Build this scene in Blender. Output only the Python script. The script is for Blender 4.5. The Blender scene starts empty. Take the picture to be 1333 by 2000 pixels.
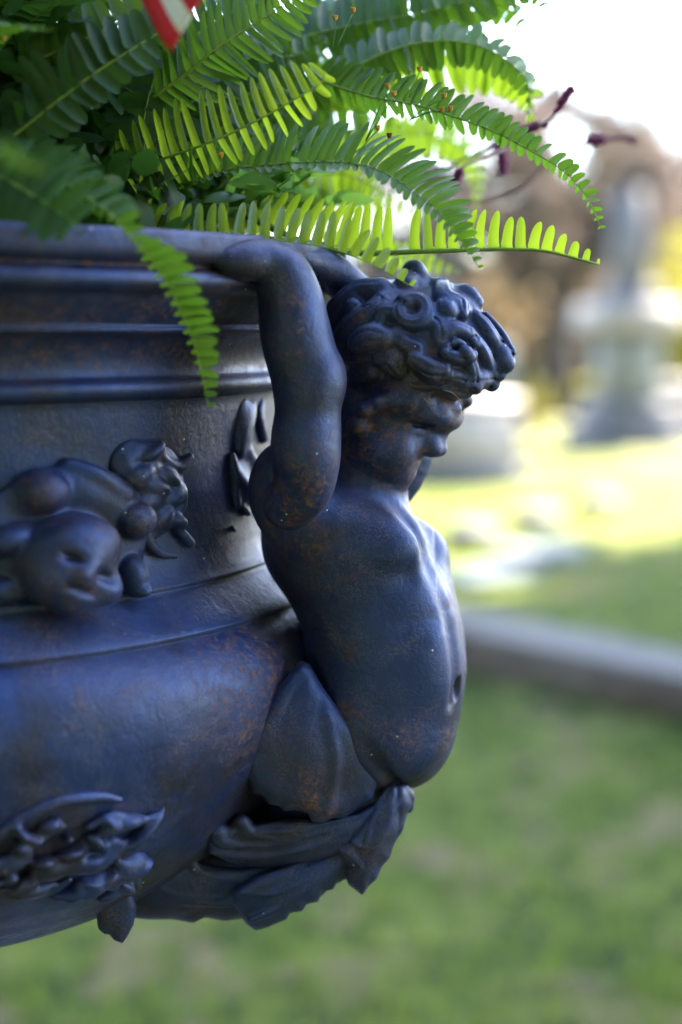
import bpy, bmesh, math, random
import numpy as np
from mathutils import Vector, Matrix
random.seed(7); rng = np.random.default_rng(7)
scene = bpy.context.scene
C = scene.collection
R = math.radians
# ------------------------------------------------------------------ camera
EYE = 1.35                       # lens height above the lawn (m)
F = 2777.8                       # 50 mm on a 24x36 frame, in pixels of the 1333x2000 photo
PITCH = math.atan(355 / F)
CA, SA = math.cos(PITCH), math.sin(PITCH)
cam_d = bpy.data.cameras.new('camera'); cam = bpy.data.objects.new('camera', cam_d); C.objects.link(cam)
cam.location = (0, 0, EYE); cam.rotation_euler = (R(90) - PITCH, 0, 0)
cam_d.sensor_fit = 'VERTICAL'; cam_d.sensor_height = 36; cam_d.sensor_width = 24; cam_d.lens = 50
cam_d.clip_start = 0.02; cam_d.clip_end = 2000
cam_d.dof.use_dof = True; cam_d.dof.focus_distance = 0.955; cam_d.dof.aperture_fstop = 1.8
cam_d.dof.aperture_blades = 9
scene.camera = cam
# ------------------------------------------------------------------ light
SUN_EL, SUN_AZ = R(42), R(36)    # behind the urn and to the right
w = bpy.data.worlds.new('World'); scene.world = w; w.use_nodes = True
nt = w.node_tree; bg = nt.nodes['Background']
sky = nt.nodes.new('ShaderNodeTexSky'); sky.sky_type = 'NISHITA'; sky.sun_disc = False
sky.sun_elevation = SUN_EL; sky.sun_rotation = SUN_AZ; sky.dust_density = 1.0; sky.air_density = 1.0; sky.ozone_density = 1.8
nt.links.new(sky.outputs[0], bg.inputs[0]); bg.inputs[1].default_value = 0.11
sun_d = bpy.data.lights.new('sun', 'SUN'); sun_d.energy = 5.0; sun_d.angle = R(0.53); sun_d.color = (1, .90, .72)
sun = bpy.data.objects.new('sun', sun_d); C.objects.link(sun)
SUN_DIR = Vector((math.sin(SUN_AZ) * math.cos(SUN_EL), math.cos(SUN_AZ) * math.cos(SUN_EL), math.sin(SUN_EL)))
sun.rotation_euler = SUN_DIR.to_track_quat('Z', 'Y').to_euler()
vs = scene.view_settings; vs.view_transform = 'Standard'; vs.look = 'None'; vs.gamma = 1; vs.exposure = 3.7
scene.cycles.max_bounces = 10; scene.cycles.transparent_max_bounces = 8
scene.cycles.use_denoising = True

# ------------------------------------------------------------------ helpers
def P(px, py, Y):
    """world point seen at photo pixel (px,py) at the distance Y"""
    d = (px - 666.5) / F; u = (1000 - py) / F
    k = Y / (CA + u * SA)
    return np.array((d * k, Y, EYE + (-SA + u * CA) * k))
def proj(x, Y, z):
    zz = z - EYE; f = Y * CA - zz * SA
    return 666.5 + F * x / f, 1000 - F * (zz * CA + Y * SA) / f
S0 = 0.00036
def Q(px, py, o): return P(px, py, 1 + o * S0)
def cr(pts, n):
    """Catmull-Rom through rows of pts, n samples evenly by arc length"""
    pts = np.asarray(pts, float)
    if len(pts) == 2: return pts[0] + (pts[1] - pts[0]) * np.linspace(0, 1, n)[:, None]
    q = np.vstack([2 * pts[0] - pts[1], pts, 2 * pts[-1] - pts[-2]]); out = []
    for i in range(1, len(q) - 2):
        for t in np.linspace(0, 1, 16, endpoint=False):
            a, b, c, d = q[i-1], q[i], q[i+1], q[i+2]
            out.append(.5 * (2*b + (c-a)*t + (2*a-5*b+4*c-d)*t*t + (3*b-a-3*c+d)*t**3))
    out.append(pts[-1]); out = np.array(out)
    s = np.r_[0, np.cumsum(np.linalg.norm(np.diff(out[:, :3], axis=0), axis=1))]
    return np.stack([np.interp(np.linspace(0, s[-1], n), s, out[:, k]) for k in range(out.shape[1])], 1)
def mesh_np(name, V, Fc, mat, parent=None, smooth=True, attrs=None, mats=None, midx=None):
    """V (n,3), Fc (m,3|4) int array -> linked object"""
    V = np.asarray(V, np.float32); Fc = np.asarray(Fc, np.int32)
    me = bpy.data.meshes.new(name); k = Fc.shape[1]
    me.vertices.add(len(V)); me.vertices.foreach_set('co', V.ravel())
    me.loops.add(Fc.size); me.loops.foreach_set('vertex_index', Fc.ravel())
    me.polygons.add(len(Fc)); me.polygons.foreach_set('loop_start', np.arange(0, Fc.size, k, dtype=np.int32))
    me.polygons.foreach_set('loop_total', np.full(len(Fc), k, np.int32))
    for m in (mats or [mat]): me.materials.append(m)
    if midx is not None: me.polygons.foreach_set('material_index', np.asarray(midx, np.int32))
    if smooth: me.polygons.foreach_set('use_smooth', np.ones(len(Fc), bool))
    for an, av in (attrs or {}).items():
        a = me.attributes.new(an, 'FLOAT', 'POINT'); a.data.foreach_set('value', np.asarray(av, np.float32))
    me.update(calc_edges=True); me.validate()
    o = bpy.data.objects.new(name, me); C.objects.link(o)
    if parent: o.parent = parent; o.matrix_parent_inverse = Matrix.Translation(-Vector(parent.location))
    return o
class MB:
    """collects quads; build() links them as one mesh object"""
    def __init__(s): s.V = []; s.F = []; s.M = []; s.n = 0
    def add(s, V, Fc, m=0):
        V = np.asarray(V, float).reshape(-1, 3); Fc = np.asarray(Fc, int).reshape(-1, 4)
        s.V.append(V); s.F.append(Fc + s.n); s.M.append(np.full(len(Fc), m)); s.n += len(V)
    def grid(s, G, m=0, close=False):
        a, b = G.shape[:2]; I = np.arange(a * b).reshape(a, b)
        if close: I = np.hstack([I, I[:, :1]])
        f = np.stack([I[:-1, :-1], I[:-1, 1:], I[1:, 1:], I[1:, :-1]], -1).reshape(-1, 4)
        s.add(G.reshape(-1, 3), f, m)
    def tube(s, pts, rad, seg=8, m=0):
        pts = np.asarray(pts, float); rad = np.broadcast_to(rad, len(pts))
        T = np.gradient(pts, axis=0); T /= np.linalg.norm(T, axis=1)[:, None] + 1e-12
        up = np.array((.13, .31, .94)) if abs(T[0][2]) < .9 else np.array((1, .2, .1))
        A = np.cross(T, up); A /= np.linalg.norm(A, axis=1)[:, None] + 1e-12; B = np.cross(T, A)
        th = np.linspace(0, 2 * np.pi, seg, endpoint=False)
        G = pts[:, None] + rad[:, None, None] * (np.cos(th)[None, :, None] * A[:, None] + np.sin(th)[None, :, None] * B[:, None])
        G = np.concatenate([np.repeat(pts[:1][:, None], seg, 1), G, np.repeat(pts[-1:][:, None], seg, 1)])
        s.grid(G, m, close=True)
    def box(s, c, h, rz=0, m=0, taper=1.0, bev=0.0):
        c = np.array(c, float); hx, hy, hz = h; cz, sz = math.cos(rz), math.sin(rz)
        prof = [(1 - bev / hx, 1 - bev / hy, -hz), (1, 1, -hz + bev), (taper, taper, hz - bev), (taper - bev / hx, taper - bev / hy, hz)] if bev else [(1, 1, -hz), (taper, taper, hz)]
        rings = []
        for fx, fy, z in prof:
            r = [(-hx * fx, -hy * fy), (hx * fx, -hy * fy), (hx * fx, hy * fy), (-hx * fx, hy * fy)]
            rings.append([(c[0] + x * cz - y * sz, c[1] + x * sz + y * cz, c[2] + z) for x, y in r])
        G = np.array(rings); s.grid(G, m, close=True)
        s.add(G[-1], [[0, 1, 2, 3]], m); s.add(G[0], [[3, 2, 1, 0]], m)
    def lathe(s, prof, c, seg=48, m=0):
        th = np.linspace(0, 2 * np.pi, seg, endpoint=False)
        p = np.asarray(prof, float)
        G = np.stack([c[0] + p[:, :1] * np.cos(th), c[1] + p[:, :1] * np.sin(th), c[2] + p[:, 1:2] + 0 * th], -1)
        s.grid(G, m, close=True)
    def build(s, name, mat, parent=None, smooth=True, mats=None, attrs=None):
        return mesh_np(name, np.concatenate(s.V), np.concatenate(s.F), mat, parent, smooth, attrs, mats, np.concatenate(s.M) if mats else None)
def empty(name, loc, label=None, cat=None, group=None):
    o = bpy.data.objects.new(name, None); C.objects.link(o); o.location = loc; o.empty_display_size = .05
    return tag(o, label, cat, group)
def tag(o, label=None, cat=None, group=None, kind=None):
    if label: o['label'] = label
    if cat: o['category'] = cat
    if group: o['group'] = group
    if kind: o['kind'] = kind
    return o

# ------------------------------------------------------------------ materials
def newmat(name):
    m = bpy.data.materials.new(name); m.use_nodes = True
    n = m.node_tree; b = n.nodes['Principled BSDF']; return m, n, b
def noise(n, scale, detail=4, rough=.55, vec=None, dist=0):
    t = n.nodes.new('ShaderNodeTexNoise'); t.inputs['Scale'].default_value = scale
    t.inputs['Detail'].default_value = detail; t.inputs['Roughness'].default_value = rough; t.inputs['Distortion'].default_value = dist
    if vec is not None: n.links.new(vec, t.inputs['Vector'])
    return t.outputs['Fac']
def ramp(n, fac, stops):
    r = n.nodes.new('ShaderNodeValToRGB'); e = r.color_ramp.elements
    while len(e) < len(stops): e.new(.5)
    for k, (p, c) in enumerate(stops):
        e[k].position = p; e[k].color = (c, c, c, 1) if isinstance(c, (int, float)) else (*c, 1)
    n.links.new(fac, r.inputs[0]); return r.outputs[0]
def mixc(n, fac, a, b, mode='MIX'):
    x = n.nodes.new('ShaderNodeMix'); x.data_type = 'RGBA'; x.blend_type = mode
    for k, v in ((0, fac), (6, a), (7, b)):
        if isinstance(v, (int, float)): x.inputs[k].default_value = v
        elif isinstance(v, tuple): x.inputs[k].default_value = (*v, 1)
        else: n.links.new(v, x.inputs[k])
    return x.outputs[2]
def math_(n, op, a, b=0.0):
    x = n.nodes.new('ShaderNodeMath'); x.operation = op; x.use_clamp = False
    for k, v in ((0, a), (1, b)):
        if isinstance(v, (int, float)): x.inputs[k].default_value = v
        else: n.links.new(v, x.inputs[k])
    return x.outputs[0]
def coord(n): return n.nodes.new('ShaderNodeTexCoord').outputs['Object']
def bump(n, b, h, strength, dist, prev=None):
    x = n.nodes.new('ShaderNodeBump'); x.inputs['Strength'].default_value = strength; x.inputs['Distance'].default_value = dist
    n.links.new(h, x.inputs['Height'])
    if prev is not None: n.links.new(prev, x.inputs['Normal'])
    n.links.new(x.outputs[0], b.inputs['Normal']); return x.outputs[0]
def attr(n, name):
    a = n.nodes.new('ShaderNodeAttribute'); a.attribute_name = name; return a.outputs['Fac']

def iron_mat(name, base=(.0075, .0145, .060), dust=.45):
    m, n, b = newmat(name); c = coord(n)
    big = noise(n, 22, 6, .6, c, .4); mid = noise(n, 90, 6, .62, c, .6); fine = noise(n, 750, 4, .6, c); fine2 = noise(n, 260, 5, .65, c)
    vtn = n.nodes.new('ShaderNodeVectorMath'); vtn.operation = 'ADD'; n.links.new(c, vtn.inputs[0]); vtn.inputs[1].default_value = (3.1, 7.7, 1.3)
    big2 = noise(n, 30, 5, .6, vtn.outputs[0], .8)
    col = mixc(n, ramp(n, big, [(.35, 0.0), (.7, 1.0)]), base, (base[0] * 1.9, base[1] * 1.8, base[2] * 1.5))
    worn = ramp(n, noise(n, 13, 7, .62, vtn.outputs[0], .5), [(.47, 0.0), (.62, 1.0)])
    col = mixc(n, math_(n, 'MULTIPLY', worn, .8), col, (.019, .011, .010))
    # settled dust: fine grains in patches
    grains = math_(n, 'MULTIPLY', ramp(n, fine, [(.47, 0.0), (.62, 1.0)]), ramp(n, big2, [(.42, 0.0), (.66, 1.0)]))
    col = mixc(n, math_(n, 'MULTIPLY', grains, dust), col, (.17, .13, .12))
    # rust: own patches plus drifting blotches
    at = attr(n, 'rust')
    rustv = math_(n, 'ADD', at, math_(n, 'MULTIPLY', ramp(n, big2, [(.56, 0.0), (.76, 1.0)]), .5))
    rust_m = math_(n, 'MULTIPLY', rustv, ramp(n, math_(n, 'ADD', math_(n, 'MULTIPLY', mid, .55), math_(n, 'MULTIPLY', fine2, .45)), [(.46, 0.0), (.58, 1.0)]))
    rcol = mixc(n, ramp(n, fine2, [(.4, 0.0), (.68, 1.0)]), (.030, .016, .012), (.19, .08, .042))
    cl = n.nodes.new('ShaderNodeClamp'); n.links.new(rust_m, cl.inputs[0])
    col = mixc(n, cl.outputs[0], col, rcol)
    # tiny pale lint specks
    v = n.nodes.new('ShaderNodeTexVoronoi'); v.inputs['Scale'].default_value = 85; n.links.new(c, v.inputs['Vector'])
    sp = ramp(n, v.outputs['Distance'], [(.045, 1.0), (.06, 0.0)])
    sp = math_(n, 'MULTIPLY', sp, ramp(n, noise(n, 160, 2, .5, c), [(.58, 0.0), (.6, 1.0)]))
    col = mixc(n, sp, col, (.6, .58, .55))
    n.links.new(col, b.inputs['Base Color'])
    rg = math_(n, 'ADD', ramp(n, mid, [(.3, .36), (.75, .56)]), math_(n, 'MULTIPLY', cl.outputs[0], .3))
    n.links.new(math_(n, 'ADD', rg, math_(n, 'MULTIPLY', grains, .2)), b.inputs['Roughness'])
    b.inputs['Specular IOR Level'].default_value = .8; b.inputs['Specular Tint'].default_value = (.43, .55, 1.0, 1)
    p = bump(n, b, mid, .45, .0014); p = bump(n, b, fine2, .42, .0008, p); p = bump(n, b, fine, .30, .0004, p)
    pit = ramp(n, noise(n, 330, 3, .7, c, 1.0), [(.28, 0.0), (.36, 1.0)])
    bump(n, b, pit, .35, .0006, p)
    return m
IRON = iron_mat('painted_cast_iron')
def simple(name, c1, c2, scale, rough=.8, bmp=0, bdist=.01, det=5, lo=.35, hi=.65):
    m, n, b = newmat(name); c = coord(n); f = noise(n, scale, det, .6, c, .3)
    n.links.new(mixc(n, ramp(n, f, [(lo, 0.0), (hi, 1.0)]), c1, c2), b.inputs['Base Color'])
    b.inputs['Roughness'].default_value = rough; b.inputs['Specular IOR Level'].default_value = .3
    if bmp: bump(n, b, noise(n, scale * 4, 4, .6, c), bmp, bdist)
    return m
def leaf_mat(name, c1, c2, tl, scale=60, trans=.45, rough=.32, tip=None, spec=.5):
    m, n, b = newmat(name); c = coord(n); b.inputs['Specular IOR Level'].default_value = spec
    col = mixc(n, ramp(n, noise(n, scale, 3, .5, c), [(.35, 0.0), (.65, 1.0)]), c1, c2)
    if tip: col = mixc(n, attr(n, 'tip'), col, tip)
    n.links.new(col, b.inputs['Base Color']); b.inputs['Roughness'].default_value = rough
    t = n.nodes.new('ShaderNodeBsdfTranslucent'); mx = n.nodes.new('ShaderNodeMixShader'); mx.inputs[0].default_value = trans
    tc = mixc(n, attr(n, 'tip'), tl, (tl[0] * 1.25, tl[1] * 1.15, tl[2]))
    n.links.new(tc, t.inputs[0]); n.links.new(b.outputs[0], mx.inputs[1]); n.links.new(t.outputs[0], mx.inputs[2])
    n.links.new(mx.outputs[0], n.nodes['Material Output'].inputs[0])
    vb = noise(n, 900, 2, .5, c); bump(n, b, vb, .25, .0004)
    return m
# ------------------------------------------------------------------ solid sculpting: distance fields turned into meshes
class Clay:
    def __init__(s, lo, hi, h):
        s.h = h; s.lo = np.array(lo, float); s.n = (np.ceil((np.array(hi) - s.lo) / h)).astype(int) + 1
        s.Fd = np.full(s.n, .05, np.float32)
        s.ax = [s.lo[k] + h * np.arange(s.n[k]) for k in range(3)]
    def sub(s, lo, hi):
        i0 = np.clip(np.floor((np.array(lo) - s.lo) / s.h).astype(int), 0, s.n - 1)
        i1 = np.clip(np.ceil((np.array(hi) - s.lo) / s.h).astype(int) + 1, 1, s.n)
        if np.any(i1 <= i0): return None, None
        sl = tuple(slice(a, b) for a, b in zip(i0, i1))
        X, Y, Z = np.meshgrid(*[s.ax[k][i0[k]:i1[k]].astype(np.float32) for k in range(3)], indexing='ij')
        return sl, (X, Y, Z)
    def put(s, sl, d, k, mode):
        a = s.Fd[sl]
        if mode == 'add':
            hh = np.maximum(k - np.abs(a - d), 0) / k; s.Fd[sl] = np.minimum(a, d) - hh * hh * k * .25
        else:
            d = -d; hh = np.maximum(k - np.abs(a - d), 0) / k; s.Fd[sl] = np.maximum(a, d) + hh * hh * k * .25
    def cone(s, a, b, ra, rb, k=.004, mode='add'):
        a = np.asarray(a, float); b = np.asarray(b, float); r = max(ra, rb) + k + 2 * s.h
        sl, g = s.sub(np.minimum(a, b) - r, np.maximum(a, b) + r)
        if sl is None: return
        ba = b - a; L = ba @ ba + 1e-12
        X, Y, Z = g
        t = np.clip(((X - a[0]) * ba[0] + (Y - a[1]) * ba[1] + (Z - a[2]) * ba[2]) / L, 0, 1)
        d = np.sqrt((X - a[0] - t * ba[0]) ** 2 + (Y - a[1] - t * ba[1]) ** 2 + (Z - a[2] - t * ba[2]) ** 2) - (ra + (rb - ra) * t)
        s.put(sl, d, k, mode)
    def chain(s, pts, k=.004, kin=.004, mode='add', n=None):
        """pts rows x,y,z,r ; spline-smoothed sweep, unioned once"""
        q = cr(pts, n or max(6, 5 * (len(pts) - 1)))
        r = q[:, 3].max() + k + kin + 2 * s.h
        sl, g = s.sub(q[:, :3].min(0) - r, q[:, :3].max(0) + r)
        if sl is None: return
        X, Y, Z = g; D = None
        for a, b in zip(q[:-1], q[1:]):
            ba = b[:3] - a[:3]; L = ba @ ba + 1e-12
            t = np.clip(((X - a[0]) * ba[0] + (Y - a[1]) * ba[1] + (Z - a[2]) * ba[2]) / L, 0, 1)
            d = np.sqrt((X - a[0] - t * ba[0]) ** 2 + (Y - a[1] - t * ba[1]) ** 2 + (Z - a[2] - t * ba[2]) ** 2) - (a[3] + (b[3] - a[3]) * t)
            D = d if D is None else np.minimum(D, d)
        s.put(sl, D, k, mode)
    def ell(s, c, rad, axes=None, k=.008, mode='add'):
        c = np.asarray(c, float); rad = np.asarray(rad, float); A = np.eye(3) if axes is None else np.asarray(axes, float)
        ext = np.sqrt(((A * rad[:, None]) ** 2).sum(0)) + k + 2 * s.h
        sl, (X, Y, Z) = s.sub(c - ext, c + ext)
        if sl is None: return
        u = [((X - c[0]) * A[i, 0] + (Y - c[1]) * A[i, 1] + (Z - c[2]) * A[i, 2]) for i in range(3)]
        k0 = np.sqrt(sum((u[i] / rad[i]) ** 2 for i in range(3))); k1 = np.sqrt(sum((u[i] / rad[i] ** 2) ** 2 for i in range(3))) + 1e-9
        s.put(sl, k0 * (k0 - 1) / k1, k, mode)
    def slab(s, poly, o0, th, g=(0, 0), q=(0, 0, 0), rip=None, k=.003, edge=.004, c=None):
        """a cast leaf: outline given in photo pixels, bent about its own middle surface"""
        poly = np.asarray(poly, float)
        if c is None: c = poly.mean(0)
        W = np.array([Q(a, b, o0) for a, b in poly])
        oo = [o0 + g[0] * (a - c[0]) + g[1] * (b - c[1]) + q[0] * (a - c[0]) ** 2 + q[1] * (b - c[1]) ** 2 + q[2] * (a - c[0]) * (b - c[1]) for a, b in poly]
        lo = np.array([W[:, 0].min() - .012, 1 + min(min(oo), o0) * S0 - .02, W[:, 2].min() - .012]); hi = np.array([W[:, 0].max() + .012, 1 + max(max(oo), o0) * S0 + .02, W[:, 2].max() + .012])
        s.mid = lambda a, b: o0 + g[0]*(a-c[0]) + g[1]*(b-c[1]) + q[0]*(a-c[0])**2 + q[1]*(b-c[1])**2 + q[2]*(a-c[0])*(b-c[1])
        s.th = th
        sl, (X, Y, Z) = s.sub(lo, hi)
        u, v = proj(X, Y, Z)
        inside = np.zeros(u.shape, bool); d2 = np.full(u.shape, 1e9, np.float32); n = len(poly)
        for i in range(n):
            a = poly[i]; b = poly[(i + 1) % n]; e = b - a
            t = np.clip(((u - a[0]) * e[0] + (v - a[1]) * e[1]) / (e @ e), 0, 1)
            d2 = np.minimum(d2, (u - a[0] - t * e[0]) ** 2 + (v - a[1] - t * e[1]) ** 2)
            cnd = ((a[1] > v) != (b[1] > v)) & (u < (b[0] - a[0]) * (v - a[1]) / (b[1] - a[1] + 1e-9) + a[0]); inside ^= cnd
        d = np.sqrt(d2); d = np.where(inside, -d, d) * S0
        du, dv = u - c[0], v - c[1]
        mid = o0 + g[0] * du + g[1] * dv + q[0] * du * du + q[1] * dv * dv + q[2] * du * dv
        if rip:   # veins radiating from a point
            (rx, ry), nn, amp, sharp = rip
            an = np.arctan2(v - ry, u - rx); rr = np.hypot(u - rx, v - ry)
            s.last = 1; wv = np.abs(np.sin(an * nn + .35 * np.sin(rr * .02))) ** sharp
            mid = mid + amp * (1 - wv) * np.clip(rr / 90, 0, 1) - amp * .5
        mid = mid + np.clip(1 + d / (.010), 0, 1) ** 2 * 10       # rolls away at the rim
        e = np.abs(Y - (1 + mid * S0)) - th * S0
        hh = np.maximum(edge - np.abs(d - e), 0) / edge
        s.put(sl, (np.maximum(d, e) + hh * hh * edge * .25) * .8, k, 'add')
    def wobble(s, amp, scale, seed=0):
        r = np.random.default_rng(seed); X, Y, Z = np.meshgrid(*[a.astype(np.float32) for a in s.ax], indexing='ij')
        for _ in range(7):
            kx = r.normal(size=3) / scale * 2; ph = r.uniform(0, 6.28)
            s.Fd += amp / 3 * np.sin(kx[0] * X + kx[1] * Y + kx[2] * Z + ph)
    def mesh(s, name, mat, parent=None, spots=()):
        Fd = s.Fd; n = Fd.shape; ins = Fd < 0
        cnt = sum(ins[i:n[0]-1+i, j:n[1]-1+j, k:n[2]-1+k].astype(np.int8) for i in (0, 1) for j in (0, 1) for k in (0, 1))
        I = np.argwhere((cnt > 0) & (cnt < 8)); idx = np.full(cnt.shape, -1, np.int64); idx[tuple(I.T)] = np.arange(len(I))
        acc = np.zeros((len(I), 3)); num = np.zeros(len(I))
        for ax in range(3):
            o1, o2 = [a for a in range(3) if a != ax]
            for a in (0, 1):
                for b in (0, 1):
                    p = I.copy(); p[:, o1] += a; p[:, o2] += b; q = p.copy(); q[:, ax] += 1
                    f0 = Fd[tuple(p.T)]; f1 = Fd[tuple(q.T)]; m = (f0 < 0) != (f1 < 0)
                    t = np.where(m, f0 / np.where(m, f0 - f1, 1), 0); c = p.astype(float); c[:, ax] += t
                    acc[m] += c[m]; num[m] += 1
        V = s.lo + s.h * acc / num[:, None]; quads = []
        for ax in range(3):
            o1, o2 = [(1, 2), (2, 0), (0, 1)][ax]
            a = ins.take(range(0, n[ax] - 1), ax); b = ins.take(range(1, n[ax]), ax)
            E = np.argwhere(a != b); E = E[(E[:, o1] > 0) & (E[:, o2] > 0) & (E[:, o1] < n[o1] - 1) & (E[:, o2] < n[o2] - 1)]
            fl = ins[tuple(E.T)]; cs = []
            for d1, d2 in ((-1, -1), (0, -1), (0, 0), (-1, 0)):
                e = E.copy(); e[:, o1] += d1; e[:, o2] += d2; cs.append(idx[tuple(e.T)])
            qd = np.stack(cs, 1); qd[~fl] = qd[~fl][:, ::-1]; quads.append(qd)
        Fq = np.concatenate(quads); Fq = Fq[(Fq >= 0).all(1)]
        # relax a little so that voxel steps never show
        for lam in (.5, -.52, .5):
            A = np.zeros_like(V); cn = np.zeros(len(V))
            for i, j in ((0, 1), (1, 2), (2, 3), (3, 0)):
                np.add.at(A, Fq[:, i], V[Fq[:, j]]); np.add.at(cn, Fq[:, i], 1)
            A /= np.maximum(cn, 1)[:, None]; V = V + lam * (A - V)
        return mesh_np(name, V, Fq, mat, parent, attrs={'rust': rust_of(V, spots)})
def rust_of(V, spots):
    r = np.zeros(len(V))
    for px, py, o, rad, st in spots:
        c = Q(px, py, o); d = np.linalg.norm(V - c, axis=1) / (rad * S0); r = np.maximum(r, st * np.clip(1.25 - d, 0, 1))
    return r
def q4(px, py, o, r): return (*Q(px, py, o), r * (1 + o * S0) * S0)

# ------------------------------------------------------------------ the urn
AX = np.array((-.353, 1.134))
urn = empty('garden_urn', (AX[0], AX[1], EYE - .82), 'large black cast iron garden urn with a cherub handle, planted with ferns', 'urn')
prof_rim = [(.318,.02),(.322,.05),(.326,.058),(.332,.0605),(.350,.0613),(.3635,.0609),(.3660,.0597),(.3665,.0570),(.3664,.0500),(.3658,.046),(.3635,.0425),(.3575,.0412),(.3555,.0395),(.3565,.0380),
 (.3600,.0368),(.3632,.0345),(.3645,.0308),(.3632,.0270),(.3600,.0245),(.3555,.0232),(.3520,.0222),(.3500,.0195),(.3465,.0155),(.3420,.0115),(.3380,.0075),(.3355,.0048),(.3345,.0035),
 (.3362,.0022),(.3366,.0008),(.3360,-.0006),(.3340,-.0016),(.3290,-.0024),(.3240,-.0048),(.3185,-.0095),(.3145,-.0160),(.3130,-.0230),(.3132,-.0280),(.3142,-.0302),(.3180,-.0312),
 (.3208,-.0330),(.3222,-.0362),(.3212,-.0398),(.3185,-.0422),(.3150,-.0436),(.3110,-.0442),(.3085,-.0450)]
prof_neck = [(.3083,-.0448),(.3070,-.0480),(.3060,-.060),(.3045,-.080),(.3034,-.100),(.3030,-.120),(.3034,-.140),(.3050,-.154),(.3078,-.163),(.3112,-.1688),(.3122,-.1700),(.3104,-.1716),(.3106,-.1732),(.3130,-.1752),
 (.3170,-.1786),(.3225,-.1835),(.3290,-.1888),(.3345,-.1934),(.3372,-.1962),(.3380,-.1978),(.3362,-.1996),(.3364,-.2012)]
prof_bowl = [(.3364,-.2010),(.3392,-.2030),(.3440,-.2066),(.3500,-.2130),(.3552,-.2210),(.3588,-.2310),(.3604,-.2420),(.3604,-.2540),(.3588,-.2670),(.3555,-.2820),(.3500,-.2980),(.3430,-.3160),(.3330,-.3350),(.3200,-.3545),
 (.3040,-.3730),(.2840,-.3910),(.2600,-.4075),(.2300,-.4230),(.1940,-.4360),(.1540,-.4460),(.1140,-.4530),(.0870,-.4580),(.0700,-.4660),(.0600,-.4900),(.0550,-.5500),(.0550,-.6400),(.0620,-.7000),(.0760,-.7250),(.0780,-.7310),(.0760,-.7370),(.1000,-.7500),(.1350,-.7700),(.1500,-.7800),(.1600,-.7850),(.1620,-.8200),(.0,-.8200)]
def densify(p):
    out = [p[0]]
    for a, b in zip(p[:-1], p[1:]):
        L = math.hypot(b[0]-a[0], b[1]-a[1]); k = max(1, int(L / .004))
        for i in range(1, k + 1): out.append((a[0] + (b[0]-a[0]) * i / k, a[1] + (b[1]-a[1]) * i / k))
    return out
BODY = {}
for nm, pr in (('rim', prof_rim), ('neck', prof_neck), ('bowl', prof_bowl)):
    b = MB(); pr = densify(pr); b.lathe(pr, (AX[0], AX[1], EYE), 360)
    V = b.V[0].copy(); ang = np.arctan2(V[:, 1] - AX[1], V[:, 0] - AX[0]); rr = np.hypot(V[:, 0] - AX[0], V[:, 1] - AX[1])
    wob = .0007 * np.sin(3 * ang + 1) + .0005 * np.sin(7 * ang + V[:, 2] * 30) + .0003 * np.sin(17 * ang + V[:, 2] * 60)
    V[:, 0] += wob * np.cos(ang); V[:, 1] += wob * np.sin(ang); V[:, 2] += wob * .4; b.V[0] = V
    zz = V[:, 2] - EYE; rs = np.zeros(len(V))
    if nm == 'rim':
        rs = 1.3 * np.exp(-((zz - .0390) / .0016) ** 2) + .95 * np.exp(-((zz - .012) / .010) ** 2) * (.7 + .3 * np.sin(ang * 9 + 1)) + .5 * np.exp(-((zz + .015) / .012) ** 2) + .35 * np.exp(-((zz - .052) / .006) ** 2)
    if nm == 'bowl':
        for px, py, rad, st in ((470, 1330, 110, .75), (330, 1400, 90, .8), (230, 1450, 80, .7), (520, 1270, 60, .8), (80, 1460, 70, .4), (240, 1500, 60, .6)):
            # patches on the shoulder of the bowl
            c = Q(px, py, -150); d = np.linalg.norm(V - c, axis=1) / (rad * S0 * 1.2); rs = np.maximum(rs, st * np.clip(1.5 - d, 0, 1))
    BODY[nm] = b.build(nm, IRON, urn, attrs={'rust': rs})
def onurn(px, py, r, off=0.0):
    """point on the urn body of radius r seen at a pixel, pushed outwards by off"""
    d = (px - 666.5) / F; u = (1000 - py) / F; k = 1 / (CA + u * SA); sx = d * k
    a = sx * sx + 1; b = -2 * (sx * AX[0] + AX[1]); c = AX @ AX - r * r; D = max(b * b - 4 * a * c, 0)
    Y = (-b - math.sqrt(D)) / (2 * a); p = P(px, py, Y); nrm = (p[:2] - AX) / r; p[:2] += nrm * off; return p
def on4(px, py, r, rad, off=0.0):
    p = onurn(px, py, r, off); return (*p, rad * p[1] / F)
def prof_r(z):
    pz = [a[1] for a in (prof_neck + prof_bowl)][:46]; pr = [a[0] for a in (prof_neck + prof_bowl)][:46]
    return float(np.interp(-z, [-v for v in pz], pr))
def onbody(px, py, rad, off=0.0):
    r = .33
    for _ in range(5): r = prof_r(onurn(px, py, r)[2] - EYE)
    return on4(px, py, r, rad, off)
def E4(cl, px, py, rx, ry, rt, off=0.0, k=.004, rot=0, mode='add'):
    p = onbody(px, py, 1, off); c = np.array(p[:3]); s_ = p[3]; nr = np.array((*(c[:2] - AX), 0)); nr /= np.linalg.norm(nr)
    tx = np.array((-nr[1], nr[0], 0)); up = np.array((0, 0, 1.)); ca, sa = math.cos(rot), math.sin(rot)
    # tangent runs to the right in the picture; widths are as seen, so undo the foreshortening a little
    fs = max(.45, abs(tx[0]))
    cl.ell(c, (rx * s_ / fs, rt, ry * s_), [tx * ca + up * sa, nr, -tx * sa + up * ca], k, mode)

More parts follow.
